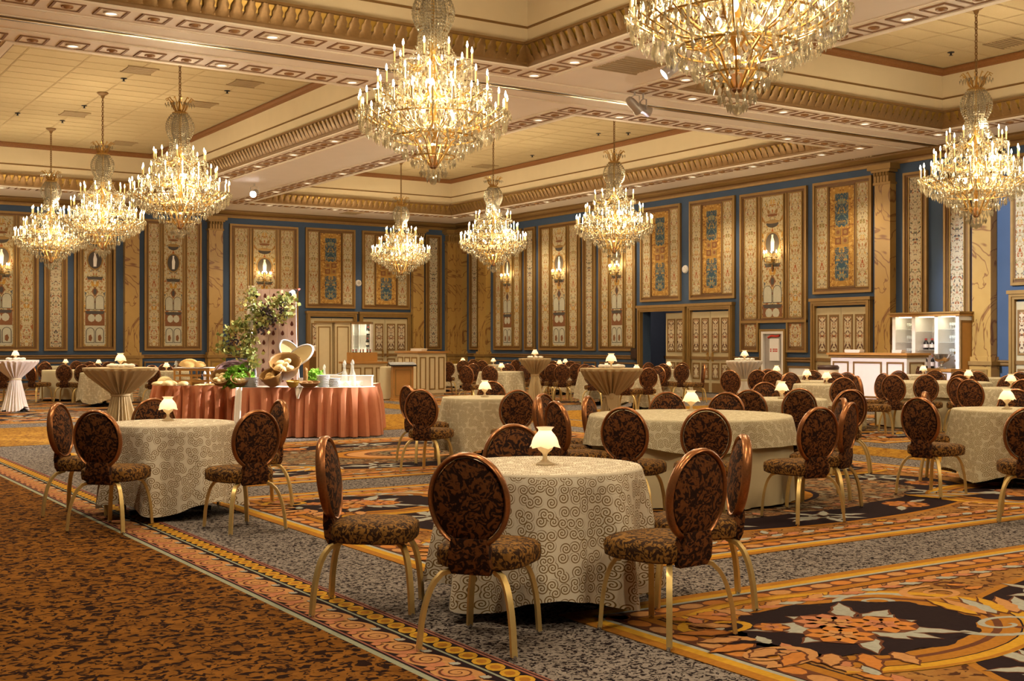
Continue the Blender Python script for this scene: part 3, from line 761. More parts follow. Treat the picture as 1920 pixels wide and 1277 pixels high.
def inview(x, y, z, mg=40):
    d = SY*x+CYW*y; l = CYW*x-SY*y
    if d < 3: return False
    px = CX+F*l/d; py = CY-F*(z-H)/d
    return -mg < px < 1920+mg and -mg < py < 1277+mg
nl = 0; nsq = 0
for ci, (x0, x1) in enumerate(cols):
    for ri, (y0, y1) in enumerate(rows):
        q = MB(); ring(q, x0, x1, y0, y1, MOLD, MM); q.box(x0, x1, y0, y1, 7.345, 7.5, 'tile'); cof = put('coffer', q, ceiling)
        nx = int((x1-x0)/1.2); ny = int((y1-y0)/.6)
        tl = MB(); n_out = 0
        for i in range(nx+1):
            for j in range(ny+1):
                x = x0+.15+(i+.5)*(x1-x0-.3)/(nx+.0); y = y0+.15+(j+.5)*(y1-y0-.3)/(ny+.0)
                if i >= nx or j >= ny: continue
                if inview(x, y, 7.32, 60): put('ceiling_tile', TILE, cof, (x, y, 7.326), scl=((x1-x0-.3)/nx/1.2, (y1-y0-.3)/ny/.6, 1))
                else: tl.box(x-.59, x+.59, y-.29, y+.29, 7.322, 7.345, 'tile')
        if tl.v: put('hidden_tiles', tl, cof, kind='stuff')
        # acanthus along the far edges, which face the camera
        jm = MB(); per = []
        k = .205
        n_ = int((x1-x0)/k)
        for i in range(n_): per.append((x0+.06+(i+.5)*(x1-x0-.12)/n_, y1, PI))          # far edge, faces -Y
        n_ = int((y1-y0)/k)
        for i in range(n_): per.append((x1, y0+.06+(i+.5)*(y1-y0-.12)/n_, PI/2))        # right edge, faces -X
        for (x, y, a) in per:
            dx, dy = (0, -1) if a == PI else (-1, 0)
            lx, ly = x+dx*.045, y+dy*.045
            if ri == 0 and inview(x, y, 6.2, 30): put('acanthus_leaf', LEAF, cof, (lx, ly, 6.10), a); nl += 1
            else:
                ca, sa = math.cos(a), math.sin(a)
                vs = [(lx+v.co.x*ca-v.co.y*sa, ly+v.co.x*sa+v.co.y*ca, 6.10+v.co.z) for v in LEAF.vertices]
                jm.raw(vs, [tuple(p.vertices) for p in LEAF.polygons], 'leaf_gold')
        put('acanthus_frieze', jm, cof, kind='stuff')
        # coffered squares and downlights in the soffit
        sp = []; o = .40; pt = .585
        n_ = int((x1-x0+2*o)/pt)
        for i in range(n_+1):
            x = x0-o+i*(x1-x0+2*o)/n_; sp += [(x, y1+o, i), (x, y0-o, i)]
        m_ = int((y1-y0+2*o)/pt)
        for i in range(1, m_): sp += [(x0-o, y0-o+i*(y1-y0+2*o)/m_, i), (x1+o, y0-o+i*(y1-y0+2*o)/m_, i)]
        for (x, y, i) in sp:
            lamp = i % 4 == 2
            if inview(x, y, ZS, 160) and nsq < 300: put('soffit_panel', SQ['lamp' if lamp else 'rosette'], ceiling, (x, y, ZS)); nsq += 1
            if lamp and i % 8 == 2: light('downlight_beam', 'SPOT', (x, y, ZS-.06), DOWN_POWER, WARM, .07, (0, 0, 0), None, (math.radians(115), .6))
# track of the movable partition, vents and small ceiling fittings
q = MB()
for y in (18.14, 18.30): q.box(.6, XR-.35, y-.03, y+.03, ZS-.012, ZS, 'wood_dark')
q.box(.6, XR-.35, 18.19, 18.25, ZS-.02, ZS, 'brass'); q.box(.6, XR-.35, 18.06, 18.10, ZS-.012, ZS, 'soffit_trim'); q.box(.6, XR-.35, 18.34, 18.38, ZS-.012, ZS, 'soffit_trim')
put('partition_track', q, ceiling)
q = MB()
for y in (17.55, 17.6, 18.85, 18.9): q.box(.6, XR-.35, y-.012, y+.012, ZS-.015, ZS, 'soffit_trim')
for x in (11.95, 12.0, 13.7, 13.75):
    q.box(x-.012, x+.012, 19.4, YB-.4, ZS-.015, ZS, 'soffit_trim'); q.box(x-.012, x+.012, YF, 17.0, ZS-.015, ZS, 'soffit_trim')
put('soffit_bead', q, ceiling)
VENT = MB(); VENT.frame(0, 0, 0, 0, 0, 0, 0, 'vent') if False else None
for i in range(7): VENT.box(-.3, .3, -.28+i*.085, -.23+i*.085, -.02, 0, 'vent')
VENT.box(-.33, .33, -.31, -.28, -.025, 0, 'vent'); VENT.box(-.33, .33, .31, .34, -.025, 0, 'vent'); VENT = VENT.mesh('air_vent', 0)
def pt_at(px, py, z):
    d = F*(H-z)/(py-CY); x, y = W(px, d); return (x, y, z)
for px, py in ((262, 131), (460, 156), (140, 213), (232, 268), (378, 195), (910, 311), (1380, 55), (1890, 80)): put('air_vent', VENT, ceiling, pt_at(px, py, 7.318))
put('air_vent', VENT, ceiling, pt_at(1185, 122, ZS-.001), scl=(1.4, 1.4, 1)); put('air_vent', VENT, ceiling, pt_at(1632, 297, ZS-.001)); put('air_vent', VENT, ceiling, pt_at(660, 399, ZS-.001))
SPK = MB(); SPK.lathe([(.07, 0), (.07, -.01), (.02, -.02), (.02, -.06), (.045, -.065), (.0011, -.07)], 10, 'black'); SPK = SPK.mesh('sprinkler', 0)
for px, py in ((232, 147), (426, 170), (158, 198), (33, 212), (1122, 250), (1178, 249), (998, 291), (1783, 98), (117, 226)): put('sprinkler', SPK, ceiling, pt_at(px, py, 7.318))
for k in ('bulb', 'bulb_in', 'downlight', 'spot_lens', 'flame', 'shelf_light', 'shade', 'frost'): M[k].cycles.emission_sampling = 'NONE'
# ------------------------------------------------------------------ chandeliers (origin on the ceiling)
def chandelier_meshes():
    ms = {}
    q = MB(); q.lathe([(.001, 0), (.13, 0), (.13, -.02), (.09, -.05), (.05, -.07), (.035, -.12), (.015, -.14)], 16, 'mid_trim'); ms['ceiling_canopy'] = q.mesh('ceiling_canopy')
    q = MB(); z = -.13; i = 0
    while z > -1.22:
        a = 0 if i % 2 else PI/2
        pts = [(.022*math.cos(TAU*k/8)*math.cos(a), .022*math.cos(TAU*k/8)*math.sin(a), z-.03+.036*math.sin(TAU*k/8)) for k in range(9)]
        q.sweep(pts, .006, .006, 4, 'mid_trim', (math.sin(a), -math.cos(a), 0), False); z -= .055; i += 1
    ms['chain'] = q.mesh('chain')
    q = MB(); q.lathe([(.001, -1.2), (.03, -1.22), (.02, -1.35), (.05, -1.42), (.06, -1.46), (.025, -1.52), (.02, -1.9), (.045, -2.05), (.06, -2.15), (.03, -2.25), (.03, -2.5), (.07, -2.6), (.10, -2.7), (.06, -2.8),
        (.05, -2.95), (.10, -3.05), (.13, -3.12), (.09, -3.2), (.03, -3.3), (.02, -3.5)], 14, 'brass'); ms['stem'] = q.mesh('stem')
    q = MB(); q.lathe([(.001, -3.50), (.05, -3.52), (.045, -3.60), (.05, -3.66), (.03, -3.68), (.001, -3.69)], 10, 'crown'); ms['finial'] = q.mesh('finial')
    q = MB(); q.ell((0, 0, -3.83), .052, .052, .055, 'crystal', 8, 5); q.octa((0, 0, -3.73), .02, .05, .06, 'crystal', 6); ms['bottom_ball'] = q.mesh('bottom_ball', 0)
    q = MB()
    for i in range(12):
        a = TAU*i/12; c, s_ = math.cos(a), math.sin(a)
        q.tube([(c*.05, s_*.05, -1.46), (c*.13, s_*.13, -1.36), (c*.17, s_*.17, -1.24), (c*.235, s_*.235, -1.17), (c*.27, s_*.27, -1.20)], .007, 4, 'brass')
        for t in (.12, .17, .22, .27): q.octa((c*t, s_*t, -1.26-.02*(t > .2)), .012, .02, .06, 'crystal')
    q.lathe([(.06, -1.41), (.15, -1.44), (.16, -1.46), (.06, -1.48)], 16, 'brass'); ms['crown_spray'] = q.mesh('crown_spray', 30)
    q = MB(); rr = random.Random(5)
    def rad(z): # bulb-shaped curtain of the column
        t = (-1.45-z)/.67; return .13+.115*math.sin(PI*min(1, t*1.25)**.9 if t < .8 else PI*.95)*1.0+.05*t
    for i in range(28):
        a = TAU*i/28; z = -1.46
        while z > -2.12: q.octa((rad(z)*math.cos(a), rad(z)*math.sin(a), z), .016, .020, .022, 'crystal'); q.octa((rad(z)*.6*math.cos(a+.1), rad(z)*.6*math.sin(a+.1), z), .016, .02, .024, 'crystal'); z -= .040
        q.octa((rad(z)*math.cos(a), rad(z)*math.sin(a), z-.02), .016, .03, .08, 'crystal')
    # bead swags between the tiers
    for (n, r0, z0, r1, z1, sag) in ((16, .2, -2.1, .47, -2.34, .10), (18, .25, -2.25, .69, -2.70, .12), (24, .3, -2.5, .92, -2.98, .12), (24, .16, -2.6, .68, -2.74, .16), (24, .5, -3.02, .92, -3.02, .10)):
        for i in range(n):
            a = TAU*i/n; m = 13
            for k in range(m):
                t = k/(m-1); r = r0+(r1-r0)*t; z = z0+(z1-z0)*t-sag*math.sin(PI*t)
                q.octa((r*math.cos(a), r*math.sin(a), z), .011, .014, .016, 'crystal')
    for i in range(900):
        z = -2.35-rr.random()**.8*.95; rm = .30+(-2.30-z)*.75 if z > -3.0 else .86-(-3.0-z)*.9
        r = rm*(.45+.55*rr.random()**.5); a = rr.random()*TAU
        q.octa((r*math.cos(a), r*math.sin(a), z), .014+.010*rr.random(), .02, .045+.03*rr.random(), 'crystal', 4, a)
    ms['crystal_strands'] = q.mesh('crystal_strands', 0)
    # arms, one per tier, pointing along +x
    for nm, R_, zb, z0, dip in (('low', .93, -2.99, -3.05, .20), ('mid', .70, -2.71, -2.70, .14), ('top', .49, -2.38, -2.25, .12)):
        q = MB(); pts = []
        for k in range(11):
            t = k/10; pts.append((.06+(R_-.06)*t, 0, z0+(zb-z0)*t-dip*math.sin(PI*t**.8)))
        q.sweep(pts, [.011]*6+[.009]*5, [.011]*6+[.009]*5, 5, 'brass')
        pts = [(R_*.62+.06*math.cos(u)*(1-u/9), 0, zb-.02-dip*.5+.06*math.sin(u)*(1-u/9)) for u in [k*.6 for k in range(11)]]
        q.tube(pts, .006, 4, 'brass')
        q.lathe([(.012, -.05), (.03, -.03), (.055, -.005), (.06, 0), (.02, .006), (.016, .03)], 10, 'crystal' , (R_, 0, zb))
        ms['arm_'+nm] = q.mesh('arm', 40)
        q = MB()
        for k in range(5):
            a = TAU*k/5+.3; q.octa((R_+.055*math.cos(a), .055*math.sin(a), zb-.03), .012, .022, .07, 'crystal', 4, a)
        q.octa((R_, 0, zb-.09), .016, .03, .10, 'crystal', 5); ms['drops_'+nm] = q.mesh('bobeche_drops', 0)
        q = MB(); q.lathe([(.013, 0.02), (.013, .165), (.009, .17)], 8, 'candle', (R_, 0, zb)); ms['candle_'+nm] = q.mesh('candle')
        q = MB(); q.lathe([(.004, .168), (.013, .19), (.014, .205), (.008, .235), (.001, .255)], 8, 'bulb', (R_, 0, zb)); ms['bulb_'+nm] = q.mesh('bulb')
    q = MB(); q.octa((0, 0, -.012), .007, .012, .012, 'crystal', 4); q.octa((0, 0, -.065), .021, .042, .062, 'crystal', 6); ms['pendant'] = q.mesh('crystal_pendant', 0)
    q = MB()
    for i in range(10):
        a = TAU*i/10; c, s_ = math.cos(a), math.sin(a)
        q.tube([(c*.05, s_*.05, -3.64), (c*.14, s_*.14, -3.52), (c*.24, s_*.24, -3.34), (c*.42, s_*.42, -3.22), (c*.62, s_*.62, -3.16), (c*.74, s_*.74, -3.05)], .008, 4, 'brass')
    for r, z in ((.74, -3.06), (.53, -3.30), (.27, -3.53)):
        pts = [(r*math.cos(TAU*k/32), r*math.sin(TAU*k/32), z) for k in range(33)]; q.tube(pts, .008, 4, 'brass')
    ms['basket_frame'] = q.mesh('basket_frame', 40)
    q = MB(); 
    q.lathe([(.006, -.03), (.024, 0), (.03, .03), (.02, .06), (.001, .08)], 8, 'bulb_in')
    ms['inner_bulb'] = q.mesh('inner_bulb')
    return ms
CHM = chandelier_meshes()
TIERS = (('low', 24, .0), ('mid', 14, .1), ('top', 10, .2))
RINGS = ((.92, -3.08, 50), (.84, -3.15, 46), (.73, -3.22, 44), (.61, -3.28, 38), (.49, -3.36, 34), (.38, -3.45, 28), (.27, -3.55, 22), (.16, -3.67, 16), (.08, -3.74, 8))
def chandelier(label, group, detail):
    t = thing('chandelier', label, 'chandelier', (0, 0, 0), 0, group)
    for k in ('ceiling_canopy', 'chain', 'stem', 'finial', 'bottom_ball', 'crown_spray', 'basket_frame'): put(k, CHM[k], t)
    for p in [(0, 0, -3.40)]+[(.30*math.cos(TAU*k/5), .30*math.sin(TAU*k/5), -3.02) for k in range(5)]: put('inner_bulb', CHM['inner_bulb'], t, p)
    put('crystal_strands', CHM['crystal_strands'], t, kind='stuff')
    for nm, n, off in TIERS:
        for i in range(n):
            a = TAU*i/n+off
            A = put('arm', CHM['arm_'+nm], t, rot=a); put('candle', CHM['candle_'+nm], A); put('bulb', CHM['bulb_'+nm], A); put('bobeche_drops', CHM['drops_'+nm], A)
    if detail:
        for r, z, n in RINGS:
            for i in range(n):
                a = TAU*i/n+r*9; put('crystal_pendant', CHM['pendant'], t, (r*math.cos(a), r*math.sin(a), z), a, scl=(1, 1, 1.15 if r > .5 else .95))
    else:
        q = MB()
        for r, z, n in RINGS:
            for i in range(n):
                a = TAU*i/n+r*9; q.octa((r*math.cos(a), r*math.sin(a), z-.065), .021, .055, .065, 'crystal', 5, a)
        put('crystal_pendants', q.mesh('crystal_pendants', 0), t, kind='stuff')
    for (x, y, z, f) in ((0, 0, -3.05, .34), (.80, 0, -2.78, .2), (-.40, .69, -2.78, .2), (-.40, -.69, -2.78, .2), (0, 0, -2.3, .06)):
        light('chandelier_light', 'POINT', (x, y, z), CH_POWER*f, WARM, .3 if f > .3 else .12, parent=t)
    return t
c1 = chandelier('large crystal chandelier at the centre, its bottom ball over the coral buffet', 'crystal chandeliers', True)
c1.location = (7.5, 13.3, ZC)
c2 = dup_thing(c1, (7.45, 7.80, ZC), .13, 'nearest crystal chandelier, cut off by the top of the picture', 'crystal chandeliers')
c3 = chandelier('crystal chandelier hanging in front of the blue wall beside the bar pilasters', 'crystal chandeliers', False); c3.location = (18.34, 13.26, ZC)
for (x, y, lab) in ((7.38, 23.0, 'nearest of three chandeliers in a row under the tiled left coffer'), (7.47, 29.0, 'middle of three chandeliers in a row under the tiled left coffer'),
        (7.53, 34.6, 'farthest of three chandeliers in a row under the tiled left coffer'), (18.3, 23.45, 'crystal chandelier before the tall panels near the open doorway'),
        (18.3, 29.0, 'crystal chandelier hanging before the corner sconces, middle one of its row'), (18.32, 34.6, 'farthest crystal chandelier, hanging before the back corner pilaster'),
        (18.3, 7.3, 'crystal chandelier outside the picture at the right'), (7.5, 2.1, 'crystal chandelier outside the picture, overhead')):
    dup_thing(c3, (x, y, ZC), R.random(), lab, 'crystal chandeliers')
# ------------------------------------------------------------------ chairs (facing +y)
def superring(a, bb, z, n=24, e=3.2, yo=0.0, taper=0.0):
    out = []
    for i in range(n):
        t = TAU*i/n; c, s_ = math.cos(t), math.sin(t)
        x = a*math.copysign(abs(c)**(2/e), c); y = bb*math.copysign(abs(s_)**(2/e), s_); out.append((x*(1+taper*y/bb), y+yo, z))
    return out
def loft(q, rings, mat, cap0=True, cap1=True):
    n = len(rings[0]); vs = [p for r in rings for p in r]; fs = []
    for j in range(len(rings)-1):
        for i in range(n): k = (i+1) % n; fs.append((j*n+i, j*n+k, (j+1)*n+k, (j+1)*n+i))
    if cap0: fs.append(tuple(range(n-1, -1, -1)))
    if cap1: fs.append(tuple((len(rings)-1)*n+i for i in range(n)))
    q.raw(vs, fs, mat)
TILT = math.radians(7)
def bk(x, y, z):            # back plane: leans away above the seat
    yy = y*math.cos(TILT)-(z-.47)*math.sin(TILT); zz = z+y*math.sin(TILT)*0; return (x, yy-.205, zz)
def chair_parts(lod=0):
    n = 28 if lod == 0 else 14; ps = []
    q = MB(); loft(q, [superring(.205, .205, .378, n, 3.4, .02, .05), superring(.228, .225, .39, n, 3.4, .02, .05), superring(.232, .23, .43, n, 3.4, .02, .05), superring(.228, .226, .462, n, 3.4, .02, .05),
        superring(.205, .20, .482, n, 3, .02, .05), superring(.13, .13, .488, n, 2.6, .02), superring(.04, .04, .490, n, 2, .02)], 'seat_fabric'); ps.append(('seat', q))
    q = MB(); rg = []
    for k, y in ((.02, -.034), (.4, -.034), (.75, -.028), (.93, -.016), (.95, 0), (.93, .018), (.75, .034), (.4, .042), (.02, .042)):
        rg.append([bk(.185*k*math.cos(TAU*i/n), y, .705+.212*k*math.sin(TAU*i/n)) for i in range(n)])
    loft(q, rg, 'back_fabric'); ps.append(('backrest', q))
    q = MB(); m = 40 if lod == 0 else 16; vs = []; fs = []; kk = 8 if lod == 0 else 4
    for i in range(m):
        t = TAU*i/m
        for k in range(kk):
            g = TAU*k/kk; r_ = .0125*math.cos(g)*(1+.08*(i % 2)); y = .026*math.sin(g)
            vs.append(bk((.19+r_)*math.cos(t), y, .705+(.217+r_)*math.sin(t)))
    for i in range(m):
        for k in range(kk):
            i2, k2 = (i+1) % m, (k+1) % kk; fs.append((i*kk+k, i*kk+k2, i2*kk+k2, i2*kk+k))
    q.raw(vs, fs, 'copper'); ps.append(('back_rim', q))
    q = MB(); rg = []
    for z, w, d in ((.36, .095, .018), (.40, .105, .03), (.47, .10, .032), (.53, .085, .026)): rg.append([(x*w, y*d-.215-(z-.47)*.12, z) for x, y in ((-1, -1), (1, -1), (1, 1), (-1, 1))])
    loft(q, rg, 'back_fabric'); ps.append(('back_support', q))
    k = 0
    for sx, y0, y1, x0, x1 in ((-1, .16, .245, .09, .185), (1, .16, .245, .09, .185), (-1, -.15, -.275, .10, .235), (1, -.15, -.275, .10, .235)):
        q = MB(); pts = []
        P0, P1, P2 = Vector((sx*x0, y0, .372)), Vector((sx*(x0+(x1-x0)*.86), y0+(y1-y0)*.86, .385)), Vector((sx*x1, y1, .012))
        for t in ((0, .25, .4, .5, .6, .7, .82, 1) if lod == 0 else (0, .4, .6, 1)):
            pts.append(P0.lerp(P1, t).lerp(P1.lerp(P2, t), t) if t < .99 else P2)
        q.sweep(pts, .0105, .0145, 4, 'chair_gold', (-(y1-y0), sx*(x1-x0), 0)); ps.append(('leg', q))
        g = MB(); g.lathe([(.001, 0), (.012, 0), (.014, .006), (.013, .02), (.001, .021)], 8, 'steel' if lod == 0 else 'black', (sx*x1, y1, 0)); ps.append(('glide', g))
    return ps
CHAIR0 = [(n, q.mesh(n, 50)) for n, q in chair_parts(0)]
_far = MB()
for n_, q_ in chair_parts(1):
    if n_ != 'glide':
        for f_, m_ in zip(q_.f, q_.m): pass
        bidx = len(_far.v); _far.v += q_.v
        for f_, m_ in zip(q_.f, q_.m): _far.f.append(tuple(bidx+i for i in f_)); _far.m.append(_far.mi(q_.mats[m_])); _far.uv.append(None)
CHAIR1 = _far.mesh('banquet_chair', 50)
def make_chair(x, y, rot, label, group, far):
    if far:
        o = put('banquet_chair', CHAIR1, None, (x, y, .0045), rot); tag(o, label, 'chair', group); return o
    t = thing('banquet_chair', label, 'chair', (x, y, .0045), rot, group); last = None
    for n, me in CHAIR0: 
        if n == 'glide': put(n, me, last)
        else: last = put(n, me, t)
    return t
# ------------------------------------------------------------------ round tables, cloths and lamps
def cloth_mesh(r, z1, ns, nf, amp, flare, mat, seed, square=.0, ztop=.765, rows_=10, thick_edge=.012):
    q = MB(); rr = random.Random(seed); ph = [rr.random()*TAU for _ in range(4)]
    V = []; UV = []; n = ns; rings = []
    for k in (0.0, .35, .7, .93): rings.append(('top', k))
    rings += [('edge', 0), ('edge', 1)]
    for j in range(1, rows_+1): rings.append(('drop', j/rows_))
    for kind, k in rings:
        for i in range(n+1):
            a = TAU*i/n
            if kind == 'top': rad, z = r*k, ztop
            elif kind == 'edge': rad, z = (r-.004, ztop) if k == 0 else (r+.006, ztop-.014)
            else:
                zb = z1+square*(.5-.5*math.cos(4*(a-ph[3])))+.008*math.sin(7*a+ph[0])
                z = ztop-.014+(zb-ztop+.014)*k
                w = math.cos(nf*a+ph[0])+.5*math.cos((nf+3)*a+ph[1])+.35*math.cos((nf*2+1)*a+ph[2])
                rad = r+.006+max(-.01*k, (flare+amp*w)*k**.85)
            V.append((rad*math.cos(a), rad*math.sin(a), z))
            if kind != 'drop' : UV.append((rad*math.cos(a), rad*math.sin(a)) if kind == 'top' or k == 0 else (a*(r+.05)+5, 0))
            else: UV.append((a*(r+.05)+5, ztop-z))
    fs = []
    for j in range(len(rings)-1):
        for i in range(n): fs.append((j*(n+1)+i, j*(n+1)+i+1, (j+1)*(n+1)+i+1, (j+1)*(n+1)+i))
    q.raw(V, fs, mat, UV); return q.mesh('tablecloth', 60)
CL = [cloth_mesh(.53, .05, 132, 8, .058, .05, 'swirl', 1, .09), cloth_mesh(.53, .06, 96, 8, .058, .05, 'swirl_far', 2, .12), cloth_mesh(.53, .06, 96, 7, .058, .052, 'swirl_far', 5, .10)]
CLBIG = (cloth_mesh(.93, .49, 120, 10, .012, .05, 'swirl_far', 4, .05, .772), cloth_mesh(.915, .02, 120, 13, .030, .02, 'linen', 6, 0, .762))
CLPLAIN = cloth_mesh(.75, .05, 96, 9, .03, .04, 'linen', 8, .05)
q = MB(); q.lathe([(.001, .735), (1, .735), (1, .757), (.001, .757)], 40, 'wood'); TOPM = q.mesh('tabletop')
q = MB(); q.lathe([(.05, .03), (.04, .1), (.035, .7), (.12, .735)], 12, 'black'); PEDM = q.mesh('pedestal')
q = MB()
for i in range(4): q.sweep([(0, 0, .05), (.34*math.cos(PI*i/2+.4), .34*math.sin(PI*i/2+.4), .02)], .025, .018, 4, 'black')
FOOTM = q.mesh('foot')
def lamp_parts():
    ps = []
    q = MB(); q.lathe([(.001, 0), (.050, 0), (.052, .006), (.030, .016), (.014, .03), (.011, .048), (.016, .062), (.038, .082), (.048, .102), (.044, .114), (.001, .112)], 18, 'frost'); ps.append(('stem', q))
    q = MB(); n = 24; vs = []; fs = []
    prof = [(.083, .098), (.076, .112), (.072, .130), (.064, .150), (.052, .168), (.040, .181), (.036, .189), (.040, .197), (.050, .207)]
    for j, (r, z) in enumerate(prof):
        for i in range(n):
            a = TAU*i/n; k = 1+(.10*math.cos(6*a) if j == 0 else .06*math.cos(6*a) if j == 1 else 0); vs.append((r*k*math.cos(a), r*k*math.sin(a), z-(.006*math.cos(6*a) if j == 0 else 0)))
    for j in range(len(prof)-1):
        for i in range(n): k = (i+1) % n; fs.append((j*n+i, j*n+k, (j+1)*n+k, (j+1)*n+i))
    q.raw(vs, fs, 'shade'); ps.append(('shade', q))
    q = MB(); q.lathe([(.001, .112), (.014, .12), (.012, .14), (.001, .16)], 8, 'flame'); ps.append(('flame', q)); return ps
LAMPM = [(n, q.mesh(n)) for n, q in lamp_parts()]
def lamp(x, y, z, desc, wreath=False):
    t = thing('table_lamp', 'frosted tulip-shade candle lamp on '+desc, 'lamp', (x, y, z), R.random()*3, 'candle lamps on the tables')
    for n, me in LAMPM: put(n, me, t)
    light('lamp_light', 'POINT', (0, 0, .135), LAMP_POWER, (1, .72, .42), .02, parent=t)
    if wreath:
        q = MB(); rr = random.Random(int(x*100))
        for i in range(9):
            a = TAU*i/9+rr.random()*.4; r = .13+.04*rr.random()
            q.ell((r*math.cos(a), r*math.sin(a), .025), .055, .035, .022+.012*rr.random(), 'ivory_linen', 8, 5)
        o = put('napkin_ring', q, None, (x, y, z)); tag(o, 'crumpled cloth ring round the lamp on '+desc, 'napkin', 'cloth rings on the cocktail tables')
TB = {}
def table(key, px, py, desc, kind='small', rot=0.0, d=None, lampat=None, r=.53, wreath=False):
    zt = .765
    d = d or (H-zt)*F/(py-CY); x, y = W(px, d); TB[key] = (x, y, d, r if kind == 'small' else .92 if kind == 'big' else .75, desc)
    t = thing('banquet_table', 'clothed round table: '+desc, 'table', (x, y, .0045), rot, 'round banquet tables')
    rr_ = TB[key][3]-.01
    put('tabletop', TOPM, t, scl=(rr_, rr_, 1)); put('pedestal', PEDM, t); put('foot', FOOTM, t)
    if kind == 'big':
        o = put('tablecloth', CLBIG[1], None, (x, y, .004), rot); tag(o, 'plain cream under-cloth of '+desc, 'tablecloth', 'cloths on the banquet tables')
        o = put('tablecloth', CLBIG[0], None, (x, y, .006), rot); tag(o, 'short swirl-patterned overlay cloth on '+desc, 'tablecloth', 'cloths on the banquet tables')
    elif kind == 'plain':
        o = put('tablecloth', CLPLAIN, None, (x, y, .004), rot); tag(o, 'plain cream cloth on '+desc, 'tablecloth', 'cloths on the banquet tables')
    else:
        me = CL[0] if d < 11 else CL[1+(len(TB) % 2)]
        o = put('tablecloth', me, None, (x, y, .004), rot); tag(o, 'swirl-patterned ivory cloth on '+desc, 'tablecloth', 'cloths on the banquet tables')
    if lampat is not False:
        lx, ly = (x, y) if lampat is None else W(*lampat)
        lamp(lx, ly, zt+.006, desc, wreath)
table('t1', 1022, 873, 'the nearest table of all', rot=.3)
table('t2', 320, 793, 'the table before the coral buffet', rot=1.1, lampat=(315, 10.5))
table('t3', 909, 745, 'the table just right of the coral buffet', rot=.7)
table('t4', 1293, 780, 'the big overlay table behind the nearest one', 'big', lampat=(1296, 11.9))
table('t5', 1888, 768, 'the near table at the right edge', rot=2.0)
table('t6', 1466, 748, 'the small table right behind the big overlay table', rot=.2)
table('t7', 1550, 720.5, 'the table before the white bar', rot=.9)
table('t7b', 1513, 714.5, 'the table between bar and fire cabinet', rot=.5)
table('t7c', 1456, 707, 'the small table in front of the fire cabinet', rot=.2, d=25.4)
table('t8', 1752, 717, 'the big overlay table before the back bar', 'big', rot=.4, lampat=(1816, 21.4))
table('t8b', 1712, 703.5, 'the table hidden behind the bar overlay table', rot=.8, d=25.9, lampat=(1731, 25.6))
table('t9', 1905, 728, 'the silvery second-row table at the edge', rot=1.4, lampat=(1895.5, 18.3))
table('t10', 1858, 715, 'the table before the right-hand bar pilaster', rot=.1, d=23.6, lampat=False)
table('t11', 822, 690, 'the table beside the wood-topped service bar', rot=.3, d=36.2, lampat=(830, 36.2))
table('t12', 940, 697, 'the table in the row between buffet and corner', rot=.5)
table('t13', 925, 684, 'the far table in front of the corner panels', rot=.9)
table('t13b', 868, 683, 'the farthest table near the corner pilaster', rot=.9)
table('t15', 1049, 689, 'the table left of the tan cocktail', rot=.9)
table('t16', 1060, 686.5, 'the far table before the black wall box', rot=.9, d=36.5)
table('t18', 1188, 702, 'the white table behind the tan cocktail', rot=.9, lampat=(1193.5, 26.5))
table('t19', 1128, 700, 'the table half behind the tan cocktail', rot=.3, d=28.6, lampat=(1137, 28.6))
table('t20', 1254, 693, 'the table in front of the open doorway', rot=.6)
table('t24', 138, 694, 'the plain cream table at the left', 'plain', lampat=False)
table('t25', 196, 699, 'the table behind the left tan cocktail', rot=.3, lampat=(210, 28.2))
table('t26', 123, 684, 'the farthest left table by the wall', rot=.8, d=36.0)
table('t26b', 185, 685, 'the far table before the marble pilaster', rot=.8, d=35.0)
table('t27', 312, 692, 'the table behind the bread end of the buffet', rot=.5, d=29.5)
# ------------------------------------------------------------------ cocktail tables with gathered cloths
def cocktail_cloth(r, mat, seed, flare=1.0, open_hem=False):
    q = MB(); n = 192; nf = 24; rr = random.Random(seed); ph = rr.random()*TAU
    prof = [(.0, 1.085, 0), (.9, 1.085, 0), (.995, 1.083, 0), (1.0, 1.07, 0), (.985, 1.045, .2), (.80, .965, 1), (.60, .88, 1.4), (.42, .80, 1.8), (.28, .735, 1.8), (.24, .705, .8), (.215, .685, .3), (.235, .66, .6), (.29, .52, 1.1), (.36, .36, 1.4), (.44, .18, 1.5), (.53*flare, .015, 1.6)]
    vs = []; fs = []
    for (k, z, am) in prof:
        for i in range(n):
            a = TAU*i/n; w = math.cos(nf*a+ph)+.55*math.cos((nf+5)*a+2*ph)+.3*math.cos((nf*2+3)*a)
            kk = k*(1+.085*am*w); zz = z+(.10*max(0, math.cos(a+.9))**12 if open_hem and z < .02 else 0)
            vs.append((r*kk*math.cos(a), r*kk*math.sin(a), zz))
    for j in range(len(prof)-1):
        for i in range(n): k = (i+1) % n; fs.append((j*n+i, j*n+k, (j+1)*n+k, (j+1)*n+i))
    q.raw(vs, fs, mat); return q
